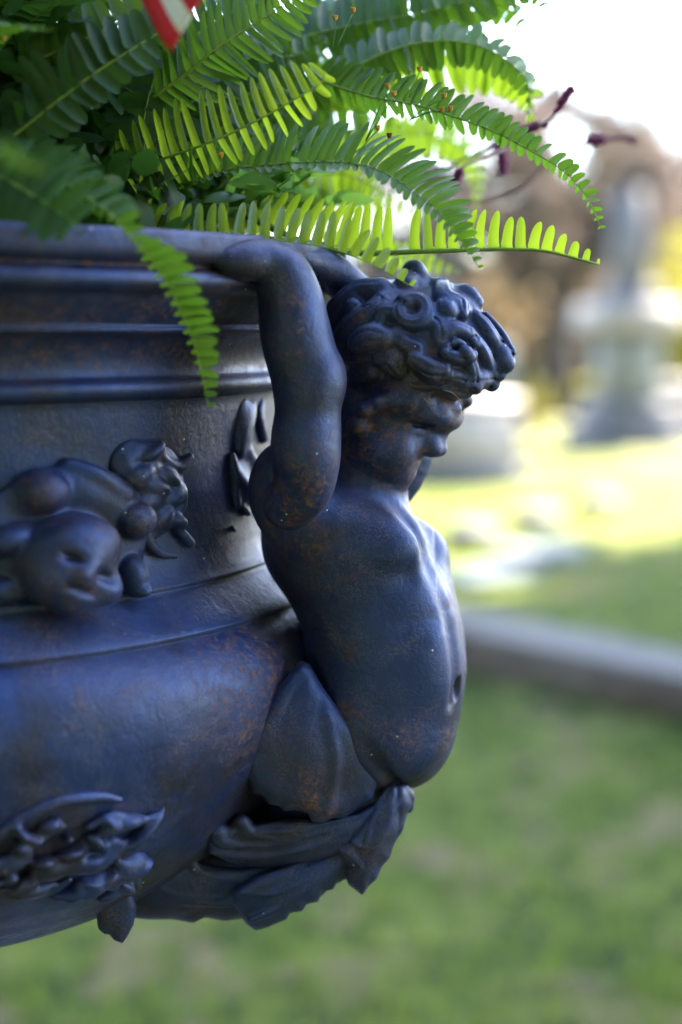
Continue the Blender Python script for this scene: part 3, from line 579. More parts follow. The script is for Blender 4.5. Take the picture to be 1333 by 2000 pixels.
def frond(spine, sa, sb, la, lb=None, step=.0078, wr=.40, mat=None, lean=.25, droop=.18, bare=.04, prof=None, rach=.0011, jit=.10, cup=.25, seedk=0, fold=0.0, nmin=0):
    """spine: world points; sa/sb: directions of the leaflets on each side; la/lb: longest leaflets (m)"""
    global n_frond
    r = np.random.default_rng(1000 + n_frond + seedk); n_frond += 1
    sp = cr(spine, 160); seg = np.linalg.norm(np.diff(sp, axis=0), axis=1); L = seg.sum(); N = int(L / step)
    ts = np.linspace(bare, 1, N); S = np.stack([np.interp(ts, np.r_[0, np.cumsum(seg)] / L, sp[:, k]) for k in range(3)], 1)
    T = unit(np.gradient(S, axis=0)); mb = MB(); tipv = []
    k = cr(spine, 40); mb.tube(k, np.linspace(rach, rach * .25, 40), 6, 1); tipv.append(np.full(42 * 6, 0.))
    lb = la if lb is None else lb; pl = np.interp(ts, PROF_T, PROF_L) if prof is None else np.interp(ts, prof[0], prof[1])
    U = np.array([0, .05, .16, .34, .52, .70, .84, .94, 1.0]); Wd = np.array([.50, .92, 1, .94, .90, .84, .68, .44, .06])
    for side, (sv, Ls) in enumerate(((sa, la), (sb, lb))):
        if Ls <= 0: continue
        sv = np.asarray(sv, float)
        svv = sv if sv.ndim == 2 else np.repeat(sv[None], 2, 0)
        SV = unit(np.stack([np.interp(ts, np.linspace(0, 1, len(svv)), svv[:, q]) for q in range(3)], 1))
        D = SV - (SV * T).sum(1)[:, None] * T; D = unit(unit(D) + lean * T)
        for i in range(N):
            ll = Ls * pl[i] * r.uniform(.92, 1.06)
            if r.random() < .015: continue
            d = unit(D[i] + r.normal(size=3) * jit * .6); t = unit(T[i] - (T[i] @ d) * d); nn = np.cross(d, t)
            wv = unit(t + nn * r.normal() * (.18 + jit)+ nn * fold); nn = np.cross(d, wv)
            W = min(step * wr * 1.0 * (1 + .4 * (pl[i] > .3)), ll * .3)
            if nn[2] > 0: nn = -nn
            cv = d[None] * (U * ll)[:, None] + nn[None] * (droop * ll * U ** 2 * r.uniform(.5, 1.4))[:, None] + T[i][None] * (.12 * ll * U ** 2 * r.uniform(0, 1.6))[:, None]
            wdt = (Wd * W)[:, None]; base = S[i] + cv
            up = nn[None] * (-cup * wdt)
            ear = np.where((U > .03) & (U < .1), 1.25, 1.0)[:, None]
            G = np.stack([base - wv * wdt + up * 1.0, base - wv * wdt * .5 + up * .2, base, base + wv * wdt * .5 + up * .2, base + wv * wdt * ear + up], 1)
            mb.grid(G, 0); tipv.append(np.full(G.shape[0] * 5, float(np.clip((ts[i] - .45) * 1.6, 0, 1))))
    o = mb.build('frond', None, fern, True, [mat or FERN_M, RACH], {'tip': np.concatenate(tipv)})
    return o
def PX(lst): return [P(a, b, Y) for a, b, Y in lst]
UP = (0, 0, 1.); s1 = S0
# the fronds one can follow in the photograph
# lowest one, over the cherub's hand and head
frond(PX([(150, 400, 1.0), (235, 436, .95), (320, 461, .925), (420, 464, .925), (500, 466, .93), (580, 474, .935), (650, 487, .935), (715, 510, .935), (760, 535, .935), (803, 558, .935)]), (-.05, .25, 1), (.1, 1, .35), 76*s1, 55*s1, .0084, .29, FERN_L, .0, .22, prof=([0, .2, .35, .6, .8, .93, 1], [.5, .75, .85, 1, .95, .55, .2]), rach=.0011)
# long straight one to the right
frond(PX([(480, 420, 1.02), (600, 475, 1.01), (700, 494, 1.0), (800, 492, .99), (900, 489, .985), (990, 487, .98), (1060, 490, .975), (1115, 502, .97), (1168, 516, .97)]), (.0, .1, 1), (.1, 1, .15), 92*s1, 70*s1, .0087, .31, FERN_L, -.03, .06, prof=([0, .2, .45, .7, .85, .95, 1], [.8, 1.05, 1, .82, .55, .3, .12]), jit=.05, rach=.0028)
# arching one with both sides showing
frond(PX([(330, 370, .98), (440, 333, .965), (520, 322, .96), (600, 317, .955), (680, 318, .95), (740, 332, .945), (800, 368, .94), (850, 408, .935), (893, 462, .93), (935, 522, .93)]), [(-.5, .3, 1), (-.2, .4, 1), (.6, .3, .9), (.9, .1, .6)], [(-.6, -.6, -.35), (-.5, -.7, -.3), (-.6, -.6, -.5)], 92*s1, 30*s1, .0058, .37, FERN_M, .25, .25, prof=([0, .2, .5, .75, .9, 1], [.8, .9, 1, .85, .4, .1]))
# upper right arch
frond(PX([(600, 150, 1.05), (720, 188, 1.03), (800, 202, 1.02), (870, 222, 1.01), (960, 255, 1.0), (1040, 296, 1.0), (1100, 333, .99), (1140, 375, .99), (1160, 410, .985), (1173, 443, .985)]), [(.1, .3, 1), (.35, .2, 1), (.8, .1, .7)], [(-.1, 1, -.3), (-.3, 1, -.4)], 66*s1, 50*s1, .0064, .40, FERN_M, .15, .12, prof=([0, .2, .45, .7, .9, 1], [.9, 1, .85, .55, .35, .15]))
# top right bundle
frond(PX([(480, 110, 1.10), (600, 70, 1.10), (700, 48, 1.10), (800, 30, 1.10), (880, 12, 1.10), (950, -10, 1.10), (1010, -30, 1.1), (1060, -5, 1.1), (1065, 30, 1.1)]), (.1, .4, .9), (0, -.2, -1), 90*s1, 80*s1, .0086, .40, FERN_M, .15, .12)
frond(PX([(560, 200, 1.07), (640, 165, 1.07), (720, 118, 1.07), (800, 88, 1.07), (880, 80, 1.07), (950, 95, 1.07), (1005, 130, 1.07), (1032, 165, 1.07), (1034, 235, 1.07)]), (.0, .5, .8), (0, .3, -1), 74*s1, 62*s1, .0078, .42, FERN_M, .15, .2)
frond(PX([(620, 190, 1.14), (700, 150, 1.14), (790, 118, 1.14), (880, 105, 1.14), (960, 120, 1.14), (1010, 150, 1.14), (1040, 190, 1.14), (1042, 250, 1.14)]), (.0, .5, .8), (-.1, .2, -1), 84*s1, 90*s1, .0090, .42, FERN_L, .10, .12)
frond(PX([(540, 60, 1.12), (650, 20, 1.12), (760, -20, 1.12), (900, -25, 1.12), (1000, 20, 1.12), (1030, 60, 1.12)]), (.0, .5, .8), (0, .1, -1), 90*s1, 95*s1, .0090, .42, FERN_M, .10, .12)
# yellow one in the middle, tip curled
frond(PX([(230, 345, .98), (325, 308, .965), (400, 282, .955), (470, 252, .95), (535, 218, .945), (590, 186, .94), (625, 165, .94), (634, 150, .942)]), [(-.85, .1, .55), (-.7, .1, .8), (-.35, .1, 1)], [(.5, .1, -.5), (.8, .1, -.5), (.9, 0, -.3)], 92*s1, 56*s1, .0078, .25, FERN_L, .05, .16, fold=.5, prof=([0, .2, .5, .8, .93, 1], [.8, 1, .95, .85, .6, .4]))
# left dark broad ones
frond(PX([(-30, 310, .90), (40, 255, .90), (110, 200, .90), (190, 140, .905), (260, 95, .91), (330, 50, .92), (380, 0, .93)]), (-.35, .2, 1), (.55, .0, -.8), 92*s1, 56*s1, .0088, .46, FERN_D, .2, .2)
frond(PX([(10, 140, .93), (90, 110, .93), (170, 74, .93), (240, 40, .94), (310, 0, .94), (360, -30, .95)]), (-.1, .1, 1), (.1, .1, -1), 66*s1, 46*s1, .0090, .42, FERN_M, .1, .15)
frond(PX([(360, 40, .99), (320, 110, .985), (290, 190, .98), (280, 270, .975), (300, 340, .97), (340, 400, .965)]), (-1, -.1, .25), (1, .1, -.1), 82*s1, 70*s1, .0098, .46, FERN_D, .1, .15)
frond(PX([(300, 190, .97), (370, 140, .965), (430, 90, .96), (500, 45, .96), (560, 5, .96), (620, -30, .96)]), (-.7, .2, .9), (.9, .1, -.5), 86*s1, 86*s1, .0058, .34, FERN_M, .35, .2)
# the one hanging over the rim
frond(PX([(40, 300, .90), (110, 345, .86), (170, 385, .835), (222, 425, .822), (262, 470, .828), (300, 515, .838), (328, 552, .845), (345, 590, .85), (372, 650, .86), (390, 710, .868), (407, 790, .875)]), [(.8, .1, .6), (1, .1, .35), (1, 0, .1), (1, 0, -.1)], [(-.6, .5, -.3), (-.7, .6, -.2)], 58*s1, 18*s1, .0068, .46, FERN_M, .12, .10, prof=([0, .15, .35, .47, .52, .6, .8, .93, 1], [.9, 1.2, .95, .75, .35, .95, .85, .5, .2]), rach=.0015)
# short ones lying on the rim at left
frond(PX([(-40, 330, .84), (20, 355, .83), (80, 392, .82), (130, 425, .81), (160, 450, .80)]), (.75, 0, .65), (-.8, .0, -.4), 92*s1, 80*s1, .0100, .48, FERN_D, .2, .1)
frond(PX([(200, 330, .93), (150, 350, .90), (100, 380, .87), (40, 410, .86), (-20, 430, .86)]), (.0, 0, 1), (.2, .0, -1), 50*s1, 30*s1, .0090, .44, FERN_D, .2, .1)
# far bright ones
frond(PX([(560, 330, 1.25), (700, 282, 1.27), (800, 262, 1.28), (880, 275, 1.29), (925, 315, 1.3), (935, 370, 1.3), (930, 420, 1.3)]), (.2, .3, 1), (-.2, .1, -1), 60*s1, 55*s1, .0085, .42, FERN_L, .1, .1)
frond(PX([(620, 460, 1.2), (700, 480, 1.2), (780, 500, 1.2), (840, 515, 1.2), (895, 530, 1.2)]), (.2, .3, 1), (-.2, .1, -1), 40*s1, 34*s1, .0080, .42, FERN_L, .1, .1)
frond(PX([(430, 250, 1.12), (560, 240, 1.14), (640, 215, 1.15), (720, 225, 1.16), (780, 250, 1.16)]), (0, .1, 1), (0, .1, -1), 70*s1, 66*s1, .0090, .42, FERN_M, .1, .1)
frond(PX([(420, 440, 1.1), (520, 420, 1.12), (620, 405, 1.14), (720, 400, 1.15), (800, 415, 1.16)]), (0, .1, 1), (0, .1, -1), 70*s1, 40*s1, .0090, .40, FERN_L, .1, .1)
# out of focus stalk near the lens at left
frond([P(-60, 250, .66), P(-10, 285, .655), P(40, 318, .65), P(100, 338, .65)], (.1, .1, 1), (0, .1, -1), .006, .005, .006, .4, FERN_M, .1, .1)
for q_, mt in (([(330, 380, 1.05), (400, 300, 1.06), (470, 200, 1.07), (560, 120, 1.08), (640, 80, 1.09)], FERN_M), ([(300, 300, 1.03), (350, 220, 1.04), (420, 150, 1.05), (500, 110, 1.06), (570, 110, 1.07)], FERN_D), ([(360, 420, 1.06), (450, 350, 1.07), (540, 290, 1.09), (630, 260, 1.10), (700, 270, 1.1)], FERN_M),
    ([(250, 260, 1.02), (300, 170, 1.03), (360, 90, 1.05), (440, 30, 1.06), (520, 0, 1.07)], FERN_D), ([(420, 300, 1.08), (480, 200, 1.1), (560, 100, 1.12), (640, 30, 1.14), (720, -10, 1.15)], FERN_M), ([(420, 420, 1.08), (520, 370, 1.1), (610, 340, 1.12), (700, 350, 1.13), (760, 390, 1.14)], FERN_L),
    ([(380, 250, 1.1), (420, 140, 1.12), (480, 60, 1.13), (540, -20, 1.14)], FERN_D), ([(520, 280, 1.13), (600, 180, 1.15), (690, 110, 1.17), (780, 80, 1.18), (850, 100, 1.19)], FERN_M)):
    frond(PX(q_), (-.4, .2, 1), (.5, .3, -.9), 80*s1, 76*s1, .0078, .42, mt, .2, .2, jit=.16)
# the mass of the plant behind them
rf = np.random.default_rng(77); made = 0; tries = 0
while made < 56 and tries < 4000:
    tries += 1
    a0 = rf.uniform(0, 6.28); rb = rf.uniform(0, .24); base = np.array((AX[0] + rb * math.cos(a0), AX[1] + rb * math.sin(a0), EYE + .045))
    az = rf.uniform(-2.6, 2.2) if made % 3 else rf.uniform(-1.2, .9); L = rf.uniform(.26, .52); el = rf.uniform(.35, 1.35)
    h_ = np.array((math.cos(az), math.sin(az), 0)); pts = []; p = base.copy(); e = el
    for i in range(7):
        pts.append(p.copy()); p = p + (h_ * math.cos(e) + np.array((0, 0, math.sin(e)))) * L / 6; e -= rf.uniform(.15, .42)
    pts = np.array(pts); s_ = cr(pts, 30); u, v = proj(s_[:, 0], s_[:, 1], s_[:, 2])
    ok = (s_[:, 1].min() > .80) and (s_[:, 2].min() > EYE + .03)
    lim = np.interp(u, [-400, 0, 200, 420, 560, 700, 850, 950], [400, 400, 395, 420, 400, 330, 230, 60])
    ok = ok and np.all((v < lim) | (u < -150)) and u.max() < (860 if rf.random() < .9 else 1000) and (u.max() > -40)
    if not ok: continue
    side = unit(np.cross(h_, UP)); depth = s_[:, 1].mean(); rt = u.mean()
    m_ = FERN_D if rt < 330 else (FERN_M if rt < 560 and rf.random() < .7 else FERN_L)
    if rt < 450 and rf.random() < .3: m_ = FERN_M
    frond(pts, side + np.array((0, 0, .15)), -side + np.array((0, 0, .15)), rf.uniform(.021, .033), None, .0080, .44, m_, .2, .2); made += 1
print('fill fronds', made, tries)
# crowded small shoots between the frond stalks, too many to count
mu = MB(); ru = np.random.default_rng(9); tv = 0
for k in range(7500):
    a = ru.uniform(0, 6.28); r_ = .325 * math.sqrt(ru.random()); hz_ = ru.random() ** 1.2 * (.24 - .12 * (r_ / .325) ** 2); x_ = AX[0] + r_ * math.cos(a); y_ = AX[1] + r_ * math.sin(a)
    if (r_ > .27 and math.sin(a) < .2 and hz_ > .05) or x_ > AX[0] + .26: continue
    c_ = np.array((x_, y_, EYE + .05 + hz_)); d_ = unit(np.array((math.cos(a) * .6, math.sin(a) * .6, .2)) + ru.normal(size=3) * .7); sd2 = unit(np.cross(d_, ru.normal(size=3))); L_ = ru.uniform(.016, .034); W_ = L_ * ru.uniform(.18, .3)
    U_ = np.array([0, .25, .6, .85, 1]); w2 = np.array([.3, .95, 1, .6, .05])
    cc = c_ + d_ * (U_ * L_)[:, None]; mu.grid(np.stack([cc - sd2 * (w2 * W_)[:, None], cc + sd2 * (w2 * W_)[:, None]], 1))
o = mu.build('undergrowth', FERN_D, fern, True, None, {'tip': np.zeros(sum(len(v) for v in mu.V))}); o['kind'] = 'stuff'
# ------------------------------------------------------------------ bedding plants among the ferns
GREEN = leaf_mat('bedding_leaf', (.04, .12, .03), (.07, .17, .04), (.30, .55, .08), trans=.45)
BUD = simple('bud_orange', (.40, .17, .02), (.50, .34, .05), 400, .6); BUDD = simple('bud_tip', (.16, .05, .02), (.10, .03, .02), 300, .7)
PURP = simple('purple_spike', (.10, .012, .06), (.22, .03, .13), 260, .8, .6, .001); PSTEM = simple('purple_stem', (.16, .05, .06), (.10, .06, .04), 100, .6)
def leafblade(mb, base, d, L, W, nrm, droop=.25):
    d = unit(np.array(d, float)); sdv = unit(np.cross(d, nrm)); U = np.linspace(0, 1, 9); Wd = np.sin(np.pi * U ** .8) ** .8 + .03
    c = base + d * (U * L)[:, None] + np.array((0, 0, -1.)) * (droop * L * U ** 2)[:, None]; nn = np.cross(sdv, d)
    mb.grid(np.stack([c - sdv * (Wd * W)[:, None] + nn * (Wd * W * .3)[:, None], c, c + sdv * (Wd * W)[:, None] + nn * (Wd * W * .3)[:, None]], 1), 0)
bed = empty('bedding_plant', tuple(P(560, 440, 1.08)), 'leafy bedding plant with tiny orange buds on thin stalks between the fern fronds', 'plant')
rb_ = np.random.default_rng(5)
mb = MB(); st = MB()
for k in range(15):
    a = P(rb_.uniform(380, 640), rb_.uniform(400, 440), rb_.uniform(1.0, 1.15)); bq = P(rb_.uniform(400, 760), rb_.uniform(230, 400), rb_.uniform(.98, 1.2)); m_ = (a + bq) / 2 + rb_.normal(size=3) * .008
    q = cr([a, m_, bq], 14); st.tube(q, np.linspace(.0011, .0006, 14), 6)
    for i in range(2, 14, 2):
        d = rb_.normal(size=3); d[2] = abs(d[2]) * .6; leafblade(mb, q[i], d, rb_.uniform(.018, .038), rb_.uniform(.004, .007), rb_.normal(size=3))
st.build('stem', GREEN, bed); mb.build('foliage', GREEN, bed)
for (x, y, Y, sx, sy) in ((758, 168, .97, 715, 275), (770, 183, .97, 715, 275), (868, 187, .99, 800, 235), (864, 214, .99, 805, 232), (880, 212, .99, 805, 232), (761, 265, .97, 757, 285), (432, 303, .95, 425, 345), (738, 250, .98, 700, 300), (690, 20, 1.0, 660, 90), (655, 35, 1.0, 650, 95), (8, 75, .9, -10, 110), (820, 135, 1.0, 800, 190)):
    stb = MB(); stb.tube(cr([P(sx, sy, Y), P((x + sx) / 2 + 3, (y + sy) / 2 - 4, Y), P(x, y + 6, Y)], 8), .00045, 5); o = stb.build('bud_stalk', GREEN, bed)
    bb = MB(); cc = P(x, y, Y); rr_ = 5 * S0
    bb.lathe([(0, -1.1 * rr_), (.6 * rr_, -.9 * rr_), (.95 * rr_, -.2 * rr_), (.9 * rr_, .4 * rr_), (.4 * rr_, .8 * rr_), (0, .85 * rr_)], cc, 10)
    for q_ in range(7):
        an = q_ * .9; bb.tube([cc + np.array((math.cos(an), math.sin(an), .2)) * rr_ * .7, cc + np.array((math.cos(an), math.sin(an), 1.2)) * rr_ * .8], .0006, 5)
    bb.build('bud', BUD if y != 265 else BUDD, o)
pur = empty('purple_flower_plant', tuple(P(700, 430, 1.25)), 'plant with drooping dark purple flower spikes behind the fern fronds', 'plant')
def spike(pts, r0, nb=60):
    q = cr([P(*p) for p in pts], 40); m_ = MB(); m_.tube(q, np.linspace(r0 * .6, r0 * .35, 40), 8); r_ = np.random.default_rng(int(pts[0][0]))
    for k in range(nb):
        i = r_.integers(0, 40); d = unit(r_.normal(size=3)); c = q[i] + d * r0 * .6; s_ = r0 * r_.uniform(.35, .6)
        m_.lathe([(0, -s_), (.8 * s_, -.5 * s_), (s_, .1 * s_), (.6 * s_, .8 * s_), (0, s_)], c, 6)
    m_.build('flower_spike', PURP, pur)
for pts, r_ in (([(1087, 218, 1.1), (1100, 197, 1.1), (1117, 173, 1.1)], .0032), ([(1018, 256, 1.14), (1032, 252, 1.14), (1048, 246, 1.14)], .0038), ([(1062, 246, 1.13), (1068, 243, 1.13)], .0026), ([(1150, 274, 1.3), (1175, 274, 1.3)], .0052), ([(1175, 274, 1.3), (1210, 272, 1.3), (1244, 277, 1.3)], .0026),
                ([(898, 332, 1.12), (893, 348, 1.12), (888, 362, 1.12)], .0038), ([(975, 285, 1.28), (980, 310, 1.28), (983, 338, 1.28)], .006), ([(965, 290, 1.26), (985, 282, 1.26)], .004)): spike(pts, r_)
for pts in ([(1088, 218, 1.1), (1070, 238, 1.12), (1010, 268, 1.16), (930, 300, 1.2), (760, 380, 1.24)], [(893, 332, 1.12), (930, 312, 1.14), (985, 292, 1.2)], [(1150, 274, 1.3), (1080, 315, 1.3), (1000, 375, 1.3), (900, 400, 1.3)]):
    m_ = MB(); m_.tube(cr([P(*p) for p in pts], 30), .0013, 6); m_.build('stem', PSTEM, pur)
# ------------------------------------------------------------------ small flag on a stick
RED = simple('flag_red', (.55, .015, .03), (.62, .02, .04), 80, .7); WHITE = simple('flag_white', (.80, .78, .78), (.72, .70, .72), 80, .7); BLUE = simple('flag_blue', (.02, .03, .16), (.03, .04, .2), 80, .7); WOOD = simple('stick_wood', (.35, .22, .10), (.45, .3, .15), 90, .7)
flag = empty('small_flag', tuple(P(-80, 420, .90)), 'small red and white striped flag on a thin stick stuck among the ferns', 'flag')
m_ = MB(); m_.tube([P(-80, 420, .90), P(60, -920, .83)], .0020, 8); m_.build('stick', WOOD, flag)
# cloth hangs from the stick and folds; its lower corner dips into the picture
A0 = P(55, -880, .832); A1 = P(-4, -300, .85); B1 = P(352, 95, .83); B0 = P(620, -380, .80)
nu, nv = 40, 26; G = np.zeros((nu + 1, nv + 1, 3))
for i in range(nu + 1):
    for j in range(nv + 1):
        u, v = i / nu, j / nv; p = (A0 * (1 - u) + B0 * u) * (1 - v) + (A1 * (1 - u) + B1 * u) * v
        p = p + np.array((.004, .012, .004)) * math.sin(u * 9 + v * 2) * u; G[i, j] = p
V = G.reshape(-1, 3); I = np.arange(V.shape[0]).reshape(nu + 1, nv + 1); f = np.stack([I[:-1, :-1], I[:-1, 1:], I[1:, 1:], I[1:, :-1]], -1)
mi = np.zeros((nu, nv), int); mi[:] = (np.arange(nv) // 2 % 2)[None]; mi[:16, :14] = 2
fo = mesh_np('cloth', V, f.reshape(-1, 4), None, flag, True, None, [RED, WHITE, BLUE], mi.ravel())
sd = fo.modifiers.new('thick', 'SOLIDIFY'); sd.thickness = .0006
# ------------------------------------------------------------------ ground
def ground_mat():
    m, n, b = newmat('lawn'); c = coord(n)
    g = mixc(n, ramp(n, noise(n, 2.6, 6, .7, c, .4), [(.42, 0.0), (.58, 1.0)]), (.072, .108, .012), (.19, .21, .045))
    g = mixc(n, ramp(n, noise(n, 8, 6, .7, c), [(.49, 0.0), (.56, 1.0)]), g, (.03, .05, .012))
    g = mixc(n, ramp(n, noise(n, 3.3, 6, .7, c, .5), [(.52, 0.0), (.59, 1.0)]), g, (.24, .17, .10))
    n.links.new(g, b.inputs['Base Color']); b.inputs['Roughness'].default_value = .9; b.inputs['Specular IOR Level'].default_value = .15
    bump(n, b, noise(n, 40, 5, .7, c), 1.0, .03); return m
LAWN = ground_mat()
# kerb line runs from far left to near right; the lawn beyond it lies higher
K0 = np.array((.46, 5.47)); KD = unit(np.array((.67, -.75))); KN = np.array((.75, .67)); KN = unit(KN)
def side(x, y): return (x - K0[0]) * KN[0] + (y - K0[1]) * KN[1]
def sheet(xs, ys, zf): 
    X, Y = np.meshgrid(xs, ys, indexing='ij'); G = np.stack([X, Y, zf(X, Y)], -1); m_ = MB(); m_.grid(G); return m_
xs = np.r_[-600, -200, -80, np.linspace(-30, 30, 121), 80, 200, 600]; ys = np.r_[-600, -200, -60, np.linspace(-20, 60, 161), 90, 200, 700]
def zf(X, Y):
    s_ = side(X, Y); up = np.clip(s_ / .3, 0, 1) * .13
    return up + .02 * np.sin(X * 1.3) * np.sin(Y * .9) * np.clip((Y - 3) / 6, 0, 1) * (s_ > .6) + np.clip((Y - 22) / 60, 0, 1) * .6
m_ = sheet(xs, ys, zf)
lawn = tag(m_.build('ground', LAWN), kind='structure')
KST = simple('kerb_stone', (.10, .088, .08), (.15, .132, .12), 5, .85, .5, .004); KSD = simple('kerb_stone_stain_shade', (.085, .06, .05), (.14, .105, .09), 7, .9, .5, .004)  # kerb sides: brown stain, plus the shade of the face painted into the colour
ker = empty('kerb', (K0[0], K0[1], 0), 'long low stone kerb holding up the lawn behind the urn', 'kerb')
L0 = 2.2; k = 0
for i in range(-9, 5):
    c = K0 + KD * (i + .5) * L0 + KN * .0; hw = .17
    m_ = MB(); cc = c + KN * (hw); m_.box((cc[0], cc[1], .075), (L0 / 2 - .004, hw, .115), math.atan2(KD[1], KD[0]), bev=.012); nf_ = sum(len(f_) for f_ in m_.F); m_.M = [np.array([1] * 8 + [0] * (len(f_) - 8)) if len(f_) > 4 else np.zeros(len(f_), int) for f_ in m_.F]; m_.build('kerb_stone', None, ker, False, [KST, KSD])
# grass blades
GR = leaf_mat('grass_blade', (.07, .12, .018), (.14, .19, .035), (.28, .34, .05), 3, .4, .5)
rg = np.random.default_rng(3); nb = 60000
Yb = 1.2 + rg.random(nb) ** 1.5 * 11; Xb = rg.uniform(-.45, .45, nb) * (Yb + 1) * 1.15; sb_ = side(Xb, Yb); kp = (sb_ < -.30) | (sb_ > .5); Xb, Yb = Xb[kp], Yb[kp]; nb = len(Xb)
Zb = zf(Xb, Yb) - .003; an = rg.uniform(0, 6.28, nb); hb = rg.uniform(.025, .075, nb); wb = rg.uniform(.0015, .003, nb) * (1 + Yb * .12); ln = rg.uniform(.0, .05, nb); a2 = rg.uniform(0, 6.28, nb)
bx, by = np.cos(an) * wb, np.sin(an) * wb; lx, ly = np.cos(a2) * ln, np.sin(a2) * ln
V = np.stack([np.stack([Xb - bx, Yb - by, Zb], 1), np.stack([Xb + bx, Yb + by, Zb], 1), np.stack([Xb + bx * .6 + lx * .4, Yb + by * .6 + ly * .4, Zb + hb * .6], 1), np.stack([Xb - bx * .6 + lx * .4, Yb - by * .6 + ly * .4, Zb + hb * .6], 1), np.stack([Xb + lx, Yb + ly, Zb + hb], 1), np.stack([Xb + lx + bx * .1, Yb + ly, Zb + hb], 1)], 1).reshape(-1, 3)
i0 = np.arange(nb)[:, None] * 6; Fq = np.concatenate([i0 + [0, 1, 2, 3], i0 + [3, 2, 5, 4]])
tag(mesh_np('grass', V, Fq, GR, attrs={'tip': np.zeros(len(V))}), 'short green lawn grass around the urn', 'grass', kind='stuff')
# ------------------------------------------------------------------ graves
GRAN = simple('pale_granite', (.17, .175, .165), (.24, .24, .23), 12, .6, .3, .003); WARM = simple('warm_marble', (.34, .29, .27), (.44, .38, .36), 6, .6, .3, .003); DARK = simple('dark_granite', (.04, .04, .05), (.08, .075, .085), 14, .5, .3, .003); GREY = simple('grey_granite', (.13, .125, .145), (.19, .18, .20), 10, .7, .3, .003)
PALE = simple('pink_white_marble', (.36, .30, .29), (.48, .42, .40), 6, .5, .3, .003)
def gz(x, y): return float(zf(np.array(x), np.array(y)))
for (px, py, Y, hx, hy, hz, rz, mt, lb) in ((948, 1135, 6.85, .15, .26, .035, -.75, GRAN, 'pale flat grave slab in the grass nearest the stone kerb'), (1055, 1090, 7.45, .14, .25, .05, -.75, GRAN, 'pale flat grave slab in the grass, second behind the kerb and brighter')):
    p = P(px, py, Y); m_ = MB(); m_.box((p[0], Y, gz(p[0], Y) + hz * .7), (hx, hy, hz), rz, bev=.01); tag(m_.build('grave_slab', mt, None, False), lb, 'grave slab', 'flat grave slabs in the lawn')
for (px, py, lb) in ((922, 1072, 'small dark grave marker in the grass closest to the torso of the cherub'), (1050, 1040, 'small dark grave marker in the grass, the middle one of the slanting row'), (1170, 1006, 'small dark grave marker at the edge of the sunlit grass, farthest right of the row')):
    Y = F * (EYE - .13) / (py - 645); p = P(px, py, Y); m_ = MB(); m_.box((p[0], Y, gz(p[0], Y) + .05), (.10, .16, .07), -.7, bev=.01, taper=.94); tag(m_.build('grave_marker', DARK, None, False), lb, 'grave marker', 'small dark grave markers in a row')
def monument(px, Y, lb, parts, rz=.3, cat='monument'):
    x = P(px, 900, Y)[0]; z = gz(x, Y); e = empty('monument', (x, Y, z), lb, cat)
    for nm, hx, hy, z0, z1, tp, mt in parts:
        m_ = MB(); m_.box((x, Y, z + (z0 + z1) / 2), (hx, hy, (z1 - z0) / 2), rz, bev=min(.015, hx * .2), taper=tp); m_.build(nm, mt, e, False)
monument(1222, 15.4, 'grey obelisk monument with pale cap and stepped base on the sunlit lawn', [('base', .52, .5, -.05, .22, 1, GREY), ('step', .40, .4, .22, .48, .97, GREY), ('shaft', .27, .27, .48, 1.24, .97, GRAN), ('cap', .48, .44, 1.24, 1.52, .9, WARM), ('plinth', .26, .26, 1.52, 1.72, .9, GREY), ('obelisk', .17, .17, 1.72, 2.7, .7, GREY)])
monument(905, 11.6, 'broad pale marble tomb on the sunlit grass beside the nose of the cherub', [('base', .50, .3, -.05, .14, 1, GREY), ('block', .42, .22, .14, .62, .98, PALE), ('cap', .46, .25, .62, .70, .95, PALE)], .15, 'tomb')
monument(962, 15.0, 'slim pale grey headstone standing behind the marble tomb', [('base', .26, .2, -.05, .2, 1, GREY), ('tablet', .20, .09, .2, 1.05, .95, GRAN)], .1, 'headstone')
monument(1290, 17.5, 'low warm stone tomb behind the foot of the obelisk monument', [('base', .5, .3, -.05, .2, 1, GREY), ('block', .42, .25, .2, .62, .96, WARM)], -.2, 'tomb')
monument(820, 19, 'square grey stone pillar far behind the head of the cherub', [('base', .3, .3, -.05, .3, 1, GREY), ('shaft', .2, .2, .3, 1.9, .9, GRAN), ('cap', .27, .27, 1.9, 2.05, .9, GREY)], .4, 'pillar')
